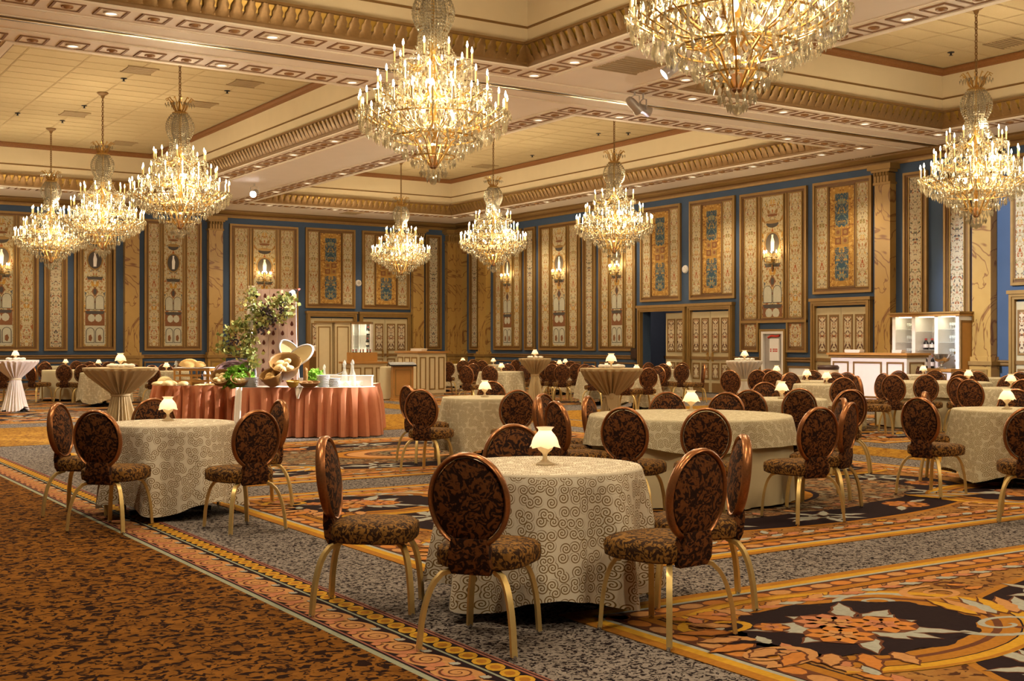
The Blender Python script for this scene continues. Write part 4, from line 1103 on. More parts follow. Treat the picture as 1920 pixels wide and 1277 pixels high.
def cocktail(key, px, py, r, mat, desc, col, knot=False, d=None):
    d = d or (H-1.075)*F/(py-CY); x, y = W(px, d); TB[key] = (x, y, d, r, desc)
    t = thing('cocktail_table', 'tall round table under '+desc.replace('the ', 'a ', 1)+' cloth' if False else 'standing table inside its gathered cloth: '+desc, 'table', (x, y, .0045), 0, 'tall cocktail tables')
    put('tabletop', TOPM, t, (0, 0, .31), scl=(r-.01, r-.01, 1)); put('pedestal', PEDM, t, scl=(1, 1, 1.42)); put('foot', FOOTM, t, scl=(.9, .9, 1))
    o = put('tablecloth', cocktail_cloth(r, mat, int(px), 1.0 if r < .5 else .9, key == 'k22'), None, (x, y, .004)); tag(o, col+' cloth gathered at the waist over '+desc, 'tablecloth', 'gathered cocktail table cloths')
    s_ = MB(); s_.lathe([(.232*r, .665), (.262*r, .675), (.262*r, .70), (.235*r, .715)], 32, 'tan_linen' if mat != 'ivory_linen' else 'linen')
    if knot:
        a = -YAW-PI/2; c, s2 = math.cos(a), math.sin(a); tx, ty = -s2, c
        base = (.29*r*c, .29*r*s2)
        s_.ell((base[0], base[1], .69), .05, .05, .05, 'tan_linen', 8, 5)
        p = [(base[0]+tx*u+c*.02, base[1]+ty*u+s2*.02, z) for u, z in ((-.09, .70), (.09, .70), (.06, .56), (0, .46), (-.06, .56))]; s_.face(p, 'tan_linen')
    put('sash', s_, o)
    lamp(x, y, 1.091, desc, True)
cocktail('k22', 29, 676.5, .47, 'ivory_linen', 'the cocktail table at the left edge', 'white')  # the spotlight's white is put into this cloth's colour
cocktail('k23', 226, 691, .53, 'tan_linen', 'the cocktail table left of the buffet', 'tan')
cocktail('k14', 1003, 668.5, .385, 'tan_linen', 'the far cocktail table by the corner', 'olive tan', d=28.6)
cocktail('k17', 1146, 690, .445, 'tan_linen', 'the tan cocktail table in the middle', 'tan', True, 17.2)
cocktail('k21', 1396, 677.5, .37, 'ivory_linen', 'the cocktail table before the fire cabinet', 'white and tan')
# extra votive lamps standing on the middle and left cocktail tables are on the tables behind
# ------------------------------------------------------------------ chairs round the tables
DIRW = ['near side', 'near right', 'right side', 'far right', 'far side', 'far left', 'left side', 'near left']
CHAIRS = []
def chair(px, py, key, d=None, face=None):
    fixed = py > 727
    d = d or (H-.935)*F/(py-CY); tx, ty, td, tr, desc = TB[key]
    for it in range(60):
        bx, by = W(px, d)
        a = math.atan2(ty-by, tx-bx) if face is None else math.radians(face)-YAW
        x, y = bx+.25*math.cos(a), by+.25*math.sin(a)
        if fixed: break
        bad = 0
        for k, (ux, uy, ud, ur, _) in TB.items():
            if math.hypot(x-ux, y-uy) < ur+.30: bad = 1 if d >= ud else -1; break
        if not bad:
            for c in CHAIRS:
                if math.hypot(x-c[0], y-c[1]) < .52: bad = 1 if d >= td else -1; break
        if not bad: break
        d += .07*bad
    l = CYW*(bx-tx)-SY*(by-ty); f = SY*(bx-tx)+CYW*(by-ty)
    sec = int(round(math.degrees(math.atan2(l, -f))/45)) % 8
    CHAIRS.append((x, y, a-PI/2, px, key, sec, d))
for args in ((612, 818, 't1', 6.57, -4), (877, 849, 't1'), (1311, 841, 't1'), (1391, 815, 't1'), (963, 797, 't1', 7.55),
        (110, 757, 't2', 10.2, -5), (181, 769, 't2'), (482, 769, 't2'), (524, 750, 't2'), (288, 748, 't2', 11.1),
        (789, 730, 't3'), (765, 724, 't3', 14.6), (970, 731, 't3'), (922, 722, 't3', 16.1),
        (1170, 763, 't4'), (1324, 765, 't4'), (1536, 763, 't4'), (1593, 757, 't4', 10.4), (1578, 750, 't4', 11.2), (1251, 739, 't4', 12.6), (1362, 741, 't4', 12.5), (1104, 741, 't4', 11.6), (1043, 755, 't4', 10.6), (1012, 751, 't4', 11.3), (1019, 744, 't4', 12.2),
        (1724, 745, 't5'), (1736, 736, 't5', 12.7), (1932, 774, 't5', 9.6), (1905, 737, 't5', 13.4),
        (1405, 733, 't6', 13.2), (1434, 722, 't6', 15.4), (1499, 745, 't6', 13.6), (1592, 727, 't6', 14.0), (1597, 733, 't6', 13.3),
        (1482, 699, 't7', 20.6), (1566, 703, 't7', 21.0), (1588, 701, 't7', 21.4), (1581, 709, 't7', 18.0), (1608, 704, 't7', 18.9, 0),
        (1421, 697, 't7c', 23.2), (1450, 704, 't7c', 22.4), (1440, 693, 't7c', 25.2), (1524, 698, 't7b', 22.8), (1369, 694, 't7c', 22.9),
        (1736, 705, 't8', 20.2), (1675, 699, 't8', 20.8), (1685, 698, 't8', 21.8), (1656, 696, 't8', 20.6, 200), (1753, 699.5, 't8', 22.9), (1718, 695, 't8b', 26.0), 
        (1796, 713, 't9', 17.8), (1819, 709, 't9', 18.0), (1893, 709, 't9', 19.3), (1920, 721, 't9', 17.2),
        (1800, 699, 't10', 22.6), (1833, 701, 't10', 22.6), (1799, 706, 't10', 20.9), (1912, 703, 't10', 21.6),
        (840, 677, 't11', 34.0), (887, 680, 't12', 30.5), (904, 678, 't13', 36.5), (918, 688, 't12', 28.0), (874, 688, 't12', 28.4), (868, 677, 't13b', 36.2), (952, 679, 't12', 30.4), (983, 682, 't12', 29.6), (966, 676, 't13', 37.5), (887, 676, 't13b', 38.6),
        (998, 686.6, 't15', 31.4, 10), (1023, 687, 't15', 31.2), (1036, 686.5, 't15', 30.8), (1054, 686, 't15', 30.4), (1080, 686, 't15', 30.8), (1038, 683, 't16', 35.4), (1097, 683.5, 't19', 29.0), (1070, 684, 't16', 35.6),
        (1216, 692, 't18', 25.6), (1234, 687, 't18', 26.8), (1172, 690, 't18', 25.8), (1110, 690, 't19', 27.6), (1216, 684.5, 't20', 31.6), (1244, 688, 't20', 30.8), (1278, 692, 't20', 30.6), (1280, 684, 't20', 32.4), (1320, 687, 't20', 29.5, 180),
        (120, 686, 't24', 29.6), (155, 683, 't24', 29.5), (57, 690, 't24', 29.6, 60), (4, 690, 't24', 29.0, 90), (84, 680, 't26', 35.4), (84, 684, 't24', 32.2), (143, 678, 't26', 35.6), (168, 680, 't26b', 34.6), (181, 679, 't25', 30.2), (203, 680, 't26b', 34.4), (252, 681, 't27', 29.9), (285, 680, 't27', 29.2), (172, 684, 't25', 28.4), (218, 684, 't25', 29.0), (310, 680, 't27', 30.6), (335, 681, 't27', 30.0)):
    chair(*args)

groups = {}
for c in CHAIRS: groups.setdefault((c[4], c[5]), []).append(c)
for (key, sec), cs in groups.items():
    cs.sort(key=lambda c: c[3]); desc = TB[key][4]; n = len(cs)
    words = [''] if n == 1 else ['leftmost at ', 'rightmost at '] if n == 2 else ['leftmost at ', 'middle at ', 'rightmost at '] if n == 3 else ['leftmost at ', 'second at ', 'third at ', 'rightmost at ', 'last at ']
    for c, wd in zip(cs, words):
        make_chair(c[0], c[1], c[2], 'oval-back chair, '+wd+DIRW[sec]+' of '+desc, 'oval-back banquet chairs', c[6] > 26)
# ------------------------------------------------------------------ wall sconces
q = MB(); q.lathe([(.001, -.02), (.05, -.02), (.05, .02), (.001, .02)], 12, 'brass'); q.ell((0, -.02, -.22), .03, .03, .12, 'crown', 8, 5); q.sweep([(0, -.02, -.3), (0, -.05, 0), (0, -.04, .2)], .018, .018, 5, 'brass'); SC_B = q.mesh('backplate')
q = MB(); q.sweep([(.0, 0, -.02), (.10, 0, -.08), (.20, 0, -.06), (.24, 0, .02)], .009, .009, 5, 'brass'); q.lathe([(.012, 0), (.04, .02), (.042, .03), (.012, .035)], 8, 'crystal', (.24, 0, .02)); SC_A = q.mesh('arm')
q = MB(); q.lathe([(.012, .05), (.012, .16), (.008, .165)], 8, 'candle', (.24, 0, 0)); SC_C = q.mesh('candle')
q = MB(); q.lathe([(.006, .165), (.018, .19), (.016, .21), (.001, .25)], 8, 'bulb', (.24, 0, 0)); SC_L = q.mesh('bulb')
q = MB()
for i in range(14):
    a = PI+PI*(i+.5)/14
    for r, z in ((.24, -.02), (.15, -.12)): q.octa((r*math.cos(a), r*math.sin(a), z), .016, .03, .07, 'crystal', 4, a)
SC_D = q.mesh('crystal_drops', 0)
def sconce(which, px, label):
    u = onX(px, XR) if which == 'r' else onY(px, YB); loc, rot = on_wall(which, u)
    off = .06; loc = (loc[0]-off, loc[1], 3.72) if which == 'r' else (loc[0], loc[1]-off, 3.72)
    t = thing('wall_sconce', label, 'sconce', loc, rot, 'gilded wall sconces')
    put('backplate', SC_B, t); put('crystal_drops', SC_D, t, kind='stuff')
    for a in (-2.75, -2.2, -PI/2, -.94, -.4):
        A = put('arm', SC_A, t, rot=a); put('candle', SC_C, A); put('bulb', SC_L, A)
    light('sconce_light', 'POINT', (0, -.28, .28), SCONCE_POWER, (1, .68, .28), .08, parent=t)
for w_, px, lab in (('r', 954, 'gilded candle sconce on the tall panel nearest the corner'), ('r', 1051, 'gilded candle sconce on the middle tall panel of the corner group'), ('r', 1159, 'gilded candle sconce on the tall panel beside the open doorway'),
        ('r', 1452, 'gilded candle sconce on the stepped panel above the fire cabinet'), ('b', 494, 'gilded candle sconce behind the top of the bottle rack'), ('b', 1, 'gilded candle sconce on the tall panel cut by the left edge')):
    sconce(w_, px, lab)
# ------------------------------------------------------------------ fire cabinet, wall fittings
c, w = PR(1428, 1476); loc, rot = on_wall('r', c)
t = thing('fire_cabinet', 'white-framed recessed fire cabinet with a white box marked in red', 'cabinet', (loc[0], loc[1], .55), rot)
q = MB(); q.frame(-w/2, w/2, 0, 1.28, .06, -.10, 0, 'gold_trim'); q.frame(-w/2+.06, w/2-.06, .06, 1.22, .07, -.085, 0, 'white_paint'); put('frame', q, t)
q = MB(); q.box(-w/2+.13, w/2-.13, -.012, 0, .13, 1.15, 'gray_metal'); put('back_plate', q, t)
q = MB(); q.box(-.12, .22, -.06, -.012, .42, 1.02, 'white_paint'); B_ = put('hose_box', q, t)
for k, x in enumerate((-.07, .03, .09, .15)):
    q = MB(); q.box(x-.02, x+.022, -.064, -.06, .66, .75, 'red'); q.box(x-.008, x+.010, -.066, -.064, .69, .72, 'white_paint'); put('red_label', q, B_)
q = MB(); q.tube([(-.2, -.03, 1.05), (-.05, -.05, 1.10), (.1, -.05, 1.08), (.22, -.03, 1.1)], .03, 6, 'red'); put('hose', q, t)
for w_, px, py, lab in (('r', 1285, 505, 'small white round wall speaker between the two over-door panels'), ('b', 672, 531, 'small white round wall speaker between panels on the far wall')):
    u = onX(px, XR) if w_ == 'r' else onY(px, YB); loc, rot = on_wall(w_, u); x, y = loc[0], loc[1]
    d = SY*x+CYW*y; q = MB()
    q.lathe([(.001, .05), (.09, .05), (.12, .02), (.125, 0)], 20, 'white_paint'); q.lathe([(.001, .055), (.07, .054)], 16, 'gray_metal')
    o = put('wall_speaker', q, None, (x, y, zat(py, d)), (PI/2, 0, rot)); tag(o, lab, 'speaker')
u = onX(1195, XR); d = SY*XR+CYW*u; q = MB(); q.box(-.16, .16, -.14, 0, -.17, .17, 'black'); q.box(-.13, .13, -.15, -.14, -.14, .14, 'wood_dark')
o = put('wall_box', q, None, (XR, u, zat(663, d)), -PI/2); tag(o, 'black box fixed to the wall left of the open doorway', 'speaker')
# ------------------------------------------------------------------ stage spotlights under the soffit
def spot(px, py, aim, power, color, label, cone=22, lit=True, z=5.78):
    x, y, z = pt_at(px, py, z); t = thing('spotlight', label, 'spotlight', (x, y, z), 0, 'stage spotlights')
    dv = (Vector(aim)-Vector((x, y, z))).normalized(); e = dv.to_track_quat('-Z', 'Y').to_euler()
    q = MB(); q.lathe([(.001, .22), (.06, .20), (.085, .12), (.09, -.06), (.10, -.14), (.093, -.14), (.085, -.05)], 18, 'gray_metal'); B_ = put('lamp_can', q, t, (0, 0, 0), tuple(e))
    q = MB(); q.lathe([(.001, -.09), (.086, -.095), (.086, -.085), (.001, -.08)], 18, 'spot_lens' if lit else 'glass'); put('lens', q, B_)
    q = MB(); a = math.atan2(dv.y, dv.x)+PI/2; c, s_ = math.cos(a)*.115, math.sin(a)*.115
    q.sweep([(c, s_, -.02), (c, s_, .17), (0, 0, .20), (-c, -s_, .17), (-c, -s_, -.02)], .012, .006, 4, 'gray_metal'); q.box(-.012, .012, -.012, .012, .2, ZS-z, 'gray_metal'); put('yoke', q, t)
    if power: light('spot_beam', 'SPOT', tuple(Vector((x, y, z))+dv*.16), power, color, .07, tuple(e), None, (math.radians(cone), .5))
bufx, bufy = W(520, 18.8)
spot(1258, 130, (bufx, bufy, 1.0), 7800, NEUT, 'bright stage spotlight lit under the crossing of the beams')
kx, ky = TB['k22'][:2]
spot(1563, 65, (kx, ky, .8), 9000, (1, .86, .88), 'bright stage spotlight beside the topmost chandelier', 9)
spot(477, 362, (4.0, 22.0, 0), 4000, NEUT, 'bright stage spotlight far back on the dividing beam', 24)
bx_, by_ = W(1640, 28)
spot(1190, 199, (21.9, 18.4, .6), 5000, (1, .88, .98), 'grey stage spotlight turned away under the track', 24, False)
x, y, z = pt_at(1203, 210, 5.78)
spot(1206, 206, (23.9, 15.6, 2.6), 4800, (.80, .88, 1), 'second grey spotlight of the pair under the track', 34, False, 5.74)
# ------------------------------------------------------------------ the white bar and its back bar
def paneled(q, x0, x1, z0, z1, y, n, mat='gold_trim'):
    # recessed moulding frames on a front at local y (facing -y)
    for i in range(len(n)-1):
        a, c_ = x0+(x1-x0)*n[i]+.05, x0+(x1-x0)*n[i+1]-.05; q.frame(a, c_, z0, z1, .03, y-.018, y, mat)
XF = 21.9; ya, yb = onX(1700, XF), onX(1558, XF); L = abs(yb-ya)
t = thing('bar_counter', 'white panelled bar counter with a pale wooden top', 'bar', (XF+.33, (ya+yb)/2, .0045), -PI/2)
q = MB(); q.box(-L/2, L/2, -.33, .33, .10, 1.12, 'white_paint'); q.box(-L/2+.04, L/2-.04, -.29, .29, 0, .10, 'white_paint'); put('body', q, t)
for i, (a, c_) in enumerate(((0, .28), (.28, .72), (.72, 1))):
    q = MB(); x0 = -L/2+L*a+.07; x1 = -L/2+L*c_-.07; q.frame(x0, x1, .2, 1.02, .035, -.352, -.33, 'mid_trim'); q.box(x0+.035, x1-.035, -.336, -.33, .235, .985, 'white_paint'); put('front_panel', q, t)
q = MB(); q.frame(-.25, .25, .2, 1.02, .035, -.02, 0, 'mid_trim'); q.box(-.215, .215, -.004, 0, .235, .985, 'cream_paint'); put('end_panel', q, t, (L/2, 0, 0), PI/2)
q = MB(); q.box(-L/2-.07, L/2+.07, -.41, .41, 1.17, 1.22, 'wood'); q.box(-L/2-.04, L/2+.04, -.37, .37, 1.12, 1.17, 'gold_trim'); put('countertop', q, t)
def napkins(x, y, z, label, mat='white_cloth', w=.26):
    q = MB(); rr = random.Random(int(x*37))
    for k in range(5): q.box(-w/2+rr.random()*.03, w/2-rr.random()*.03, -.11, .11-rr.random()*.02, k*.014, k*.014+.012, mat)
    o = put('napkin_stack', q, None, (x, y, z), -PI/2+.2); tag(o, label, 'napkins')
napkins(XF+.3, yb-.45, 1.226, 'white napkin stack on the far end of the white bar', w=.42)
napkins(XF+.3, ya+.45, 1.226, 'small white napkin stack on the near half of the white bar')
XB = 23.28; ya, yb = onX(1797, XB), onX(1672, XB); L = abs(yb-ya); ZT = 2.16
BBX = (XB+XR)/2; BBY = (ya+yb)/2; D2 = (XR-XB)/2-.02
t = thing('back_bar', 'back bar cabinet with three lit bays of glass shelves', 'cabinet', (BBX, BBY, .0045), -PI/2)
q = MB(); q.box(-L/2, -L/2+.09, -D2, D2, .0, ZT-.1, 'white_paint'); q.box(L/2-.09, L/2, -D2, D2, 0, ZT-.1, 'white_paint'); q.box(-L/2+.09, L/2-.09, D2-.03, D2, 0, ZT-.1, 'white_paint')
for f in (-.17, .17): q.box(L*f-.05, L*f+.05, -D2, D2-.03, .86, ZT-.1, 'white_paint')
put('carcass', q, t)
q = MB(); q.box(-L/2-.08, L/2+.08, -D2-.08, D2, ZT-.04, ZT, 'gold_trim'); q.box(-L/2-.04, L/2+.04, -D2-.04, D2, ZT-.1, ZT-.04, 'wood'); put('cornice', q, t)
q = MB(); q.box(-L/2, L/2, -D2-.28, D2-.03, 0, .80, 'white_paint'); put('base_unit', q, t)
q = MB(); q.box(-L/2-.03, L/2+.03, -D2-.32, D2-.03, .80, .86, 'wood'); put('work_top', q, t)
for i in range(3):
    x0 = -L/2+.06+i*(L-.12)/3; x1 = x0+(L-.12)/3-.05
    q = MB(); q.frame(x0, x1, .52, .76, .03, -D2-.30, -D2-.28, 'mid_trim'); q.box(x0+.03, x1-.03, -D2-.29, -D2-.28, .55, .73, 'white_paint'); dr = put('drawer', q, t)
    k = MB(); k.ell(((x0+x1)/2, -D2-.31, .64), .02, .02, .02, 'steel', 8, 5); put('knob', k, dr)
q = MB(); q.frame(-D2+.04, D2-.04, .2, ZT-.2, .05, -.02, 0, 'mid_trim'); q.box(-D2+.09, D2-.09, -.008, 0, .25, ZT-.25, 'wood'); put('end_panel', q, t, (L/2, 0, 0), PI/2)
bays = [(-L/2+.09, -L*.17-.05), (-L*.17+.05, L*.17-.05), (L*.17+.05, L/2-.09)]
for i, (x0, x1) in enumerate(bays):
    for z in ((1.28, 1.70) if i == 1 else (1.15, 1.45, 1.75)): q = MB(); q.box(x0, x1, -D2+.05, D2-.03, z, z+.012, 'glass'); put('glass_shelf', q, t)
    q = MB(); q.box(x0+.05, x1-.05, -D2+.06, -D2+.12, ZT-.125, ZT-.105, 'shelf_light'); put('strip_light', q, t)
    light('shelf_light', 'POINT', (0.0+(x0+x1)/2, -D2+.12, ZT-.2), 1.5, (1, .96, .66), .06, parent=t)
def wpos(lx, ly): return (BBX+ly, BBY-lx)         # local of a right-wall item -> world x, y
q = MB(); q.lathe([(.001, 0), (.034, 0), (.034, .004), (.006, .012), (.005, .07), (.025, .085), (.036, .12), (.033, .155), (.030, .155), (.032, .12), (.02, .09)], 10, 'glass'); GL = q.mesh('wine_glass')
for i in (0, 2):
    x0, x1 = bays[i]
    for z, sh in ((.866, 'bottom'), (1.163, 'lowest'), (1.463, 'middle'), (1.763, 'top')):
        if i == 2 and z < 1: continue
        for k in range(6):
            x, y = wpos(x0+.07+(x1-x0-.14)*k/5, 0.05); o = put('wine_glass', GL, None, (x, y, z+.0045)); tag(o, '%s stemmed glass from the left on the %s shelf, %s lit bay' % (('first', 'second', 'third', 'fourth', 'fifth', 'last')[k], sh, 'far' if i == 0 else 'near'), 'glass', 'stemware in the back bar, %s shelf, bay %d' % (sh, i))
def bottle_mesh(h, r, mat='bottle'):
    q = MB(); q.lathe([(.001, 0), (r, 0), (r, h*.6), (r*.8, h*.68), (r*.36, h*.78), (r*.34, h*.95), (r*.40, h*.96), (r*.40, h), (.001, h)], 14, mat); b_ = q.mesh('wine_bottle')
    l = MB(); l.lathe([(r*1.03, h*.18), (r*1.03, h*.48)], 14, 'wine_label'); l = l.mesh('paper_label')
    c_ = MB(); c_.lathe([(r*.43, h*.84), (r*.43, h*1.01), (.001, h*1.01)], 10, 'cork_gold'); return b_, l, c_.mesh('foil_cap')
BT = bottle_mesh(.31, .042); BT2 = bottle_mesh(.26, .05)
def bottle(x, y, z, label, group, me=BT, rot=0, lab=True):
    o = put('wine_bottle', me[0], None, (x, y, z), rot); tag(o, label, 'bottle', group)
    if lab: put('paper_label', me[1], o)
    put('foil_cap', me[2], o); return o
for k in range(5):
    x, y = wpos(bays[1][0]+.06+k*.085, -.10 if k % 2 else -.02); bottle(x, y, 1.297, ('first', 'second', 'third', 'fourth', 'last')[k]+' labelled bottle from the left on the middle-bay shelf', 'wine bottles on the middle-bay shelf', BT2)
for k in range(4):
    x, y = wpos(bays[1][0]+.14+k*.125, -D2-.12+.08*(k % 2)); bottle(x, y, .866, ('first', 'second', 'third', 'last')[k]+' dark wine bottle from the left on the back bar work top', 'wine bottles on the back bar work top')
x, y = wpos(bays[2][0]+.18, -D2-.10)
t2 = thing('punch_bowl', 'silver footed punch bowl on the work top of the back bar', 'bowl', (x, y, .866))
q = MB(); q.lathe([(.001, 0), (.11, 0), (.10, .03), (.04, .06), (.035, .10), (.06, .14)], 20, 'steel'); put('foot', q, t2)
q = MB(); q.lathe([(.05, .13), (.15, .18), (.20, .27), (.215, .33), (.225, .335), (.205, .33), (.14, .2), (.001, .16)], 24, 'steel'); put('bowl', q, t2)
q = MB()
for s_ in (-1, 1): q.tube([(s_*.2, 0, .30), (s_*.27, 0, .31), (s_*.26, 0, .24), (s_*.18, 0, .22)], .01, 5, 'steel')
put('handles', q, t2)
x, y = wpos(bays[1][0]+.05, -D2-.15); q = MB(); q.lathe([(.001, 0), (.08, 0), (.085, .03), (.09, .2), (.10, .22), (.085, .22), (.001, .2)], 18, 'brass'); o = put('ice_bucket', q, None, (x, y, .866)); tag(o, 'small gilt ice bucket beside the dark bottles on the back bar', 'bucket')
# cream rounded bin with a dark rim beside the bar
x, y = W(1553, 27.5); t = thing('waste_bin', 'round cream bin with a dark open rim beside the white bar', 'bin', (x, y, .0045))
q = MB(); q.lathe([(.001, 0), (.19, 0), (.22, .5), (.23, .86), (.21, .86), (.19, .5), (.001, .05)], 24, 'cream_paint'); put('body', q, t)
q = MB(); q.lathe([(.235, .84), (.245, .90), (.21, .94), (.19, .94), (.20, .86)], 24, 'wood_dark'); put('rim', q, t)
# ------------------------------------------------------------------ service bars before the far wall
def boxbar(name, label, cat, x, y, wx, wy, h, mat, rot=0.0, top='wood', nfront=3):
    t = thing(name, label, cat, (x, y, .0045), rot)
    q = MB(); q.box(-wx/2, wx/2, -wy/2, wy/2, .06, h-.05, mat); q.box(-wx/2+.04, wx/2-.04, -wy/2+.04, wy/2-.04, 0, .06, mat); put('body', q, t)
    for i in range(nfront):
        x0 = -wx/2+wx*i/nfront+.05; x1 = -wx/2+wx*(i+1)/nfront-.05; q = MB(); q.frame(x0, x1, .16, h-.16, .03, -wy/2-.02, -wy/2, 'gold_trim'); q.box(x0+.03, x1-.03, -wy/2-.006, -wy/2, .19, h-.19, mat); put('front_panel', q, t)
    ns = max(1, round(wy/.45))
    for i in range(ns):
        y0 = -wy/2+wy*i/ns+.05; y1 = -wy/2+wy*(i+1)/ns-.05; q = MB(); q.frame(-y1, -y0, .16, h-.16, .03, -.02, 0, 'gold_trim'); q.box(-y1+.03, -y0-.03, -.006, 0, .19, h-.19, mat); put('end_panel', q, t, (-wx/2, 0, 0), -PI/2)
    if top:
        q = MB(); q.box(-wx/2-.06, wx/2+.06, -wy/2-.06, wy/2+.06, h-.05, h, top); put('countertop', q, t)
    return t
x, y = W(784, 33.3); boxbar('service_bar', 'cream panelled service bar with a wooden top and napkins on it', 'bar', x+.44, y+.62, .88, 1.24, 1.22, 'cream_paint')
napkins(x+.3, y+.5, 1.23, 'rumpled pale napkins on the wood-topped service bar', 'ivory_linen', .5)
def tall(px0, px1, d, h, label):
    xa, ya_ = W(px0, d); xb, yb_ = W(px1, d); w = (px1-px0)/F*d/CYW
    w = (px1-px0)/F*d-.02; xm, ym = W((px0+px1)/2, d+.28)
    return boxbar('tall_cabinet', label, 'cabinet', xm, ym, w, .5, h, 'cream_paint', -YAW, 'gold_trim', 1), w
tall(595, 626, 35.8, 2.10, 'tall cream cabinet, the left of a pair before the far doors')
tall(630, 660, 35.6, 2.10, 'tall cream cabinet, the right of a pair before the far doors')
w = 37/F*35.3; xm, ym = W(679.5, 35.6)
t = thing('lit_shelf', 'brightly lit white shelf unit beside the tall cream cabinets', 'shelf', (xm, ym, .0045), -YAW)
q = MB(); q.box(-w/2, -w/2+.04, -.25, .25, 0, 2.0, 'white_paint'); q.box(w/2-.04, w/2, -.25, .25, 0, 2.0, 'white_paint'); q.box(-w/2, w/2, .21, .25, 0, 2.0, 'white_paint'); q.box(-w/2, w/2, -.25, .25, 2.0, 2.07, 'mid_trim'); q.box(-w/2+.04, w/2-.04, -.25, .21, 0, .75, 'white_paint'); put('carcass', q, t)
for f in (-.17, .17): q = MB(); q.box(w*f-.012, w*f+.012, .02, .21, .75, 2.0, 'white_paint'); put('divider', q, t)
for z in (1.0, 1.32, 1.66): q = MB(); q.box(-w/2+.04, w/2-.04, -.2, .21, z, z+.012, 'glass'); put('glass_shelf', q, t)
light('shelf_light', 'POINT', (0, -.16, 1.9), 4, (1, .96, .66), .08, parent=t); light('shelf_light', 'POINT', (0, -.16, 1.2), 2.5, (1, .96, .66), .08, parent=t)
for k in range(2): bottle(*W(689+k*1.5, 35.6), (1.346, 1.68)[k], 'dark bottle on the %s shelf of the lit shelf unit' % ('middle', 'top')[k], 'bottles in the lit shelf unit', BT2)
xa, ya_ = W(662, 33.6); boxbar('service_counter', 'low cream panelled counter in front of the lit shelves', 'bar', xa+.55, ya_+.45, 1.1, .6, .92, 'cream_paint')
t = thing('bottle_crate', 'honey-coloured wooden crate with bottle necks showing on the low counter', 'crate', (xa+.50, ya_+.45, .926))
q = MB(); q.box(-.38, .38, -.2, -.17, 0, .26, 'wood'); q.box(-.38, .38, .17, .2, 0, .26, 'wood'); q.box(-.38, -.35, -.17, .17, 0, .26, 'wood'); q.box(.35, .38, -.17, .17, 0, .26, 'wood'); q.box(-.35, .35, -.17, .17, 0, .03, 'wood'); put('box', q, t)
for k in range(6): bottle(xa+.50-.28+k*.11, ya_+.45+.04*(k % 2), .962, ('first', 'second', 'third', 'fourth', 'fifth', 'last')[k]+' bottle from the left in the wooden crate', 'bottles in the wooden crate', BT, 0, False)
x, y = W(754, 30.6); t = thing('lectern', 'honey wood lectern with a slanted black top before the service bar', 'lectern', (x, y, .0045), -.35)
q = MB(); q.box(-.26, .26, -.20, .20, .03, .86, 'wood'); q.box(-.29, .29, -.23, .23, 0, .05, 'wood'); put('body', q, t)
q = MB(); loft(q, [[(-.33, -.27, .86), (.33, -.27, .86), (.33, .25, .90), (-.33, .25, .90)], [(-.33, -.27, .90), (.33, -.27, .90), (.33, .25, .96), (-.33, .25, .96)]], 'black'); put('reading_top', q, t)
q = MB(); q.frame(-.2, .2, .12, .78, .02, -.212, -.2, 'gold_trim'); put('front_panel', q, t)
x, y = W(724, 31.0); t = thing('draped_stand', 'narrow stand under a pale yellow cloth beside the lectern', 'stand', (x, y, .0045))
q = MB(); n = 32; rg = []
for z, r in ((.84, .12), (.83, .16), (.5, .18), (.02, .21)): rg.append([(r*(1+.05*math.cos(6*TAU*i/n)*(z < .8))*math.cos(TAU*i/n), r*(1+.05*math.cos(6*TAU*i/n)*(z < .8))*math.sin(TAU*i/n), z) for i in range(n)])
loft(q, rg[::-1], 'cove_cloth' if 'cove_cloth' in M else 'linen'); put('cloth', q, t)
# small wooden wall shelf left of the tall cabinets with a white candle
xa, ya_ = W(590, 37.5); q = MB(); q.box(-.3, .3, -.2, .2, .0, .75, 'wood'); q.box(-.33, .33, -.23, .23, .75, .80, 'wood'); q.box(-.26, .26, -.21, -.2, .1, .68, 'mid_trim'); o = put('side_table', q, None, (xa, ya_, .45)); o.location.z = .0045; o.scale = (1, 1, 1.5); tag(o, 'wooden side cabinet left of the tall cream cabinets', 'cabinet')
q = MB(); q.lathe([(.001, 0), (.13, 0), (.14, .03), (.12, .15), (.10, .17), (.001, .17)], 14, 'ivory_linen'); o = put('candle_block', q, None, (xa, ya_, 1.21)); tag(o, 'thick white candle on the wooden side cabinet', 'candle')
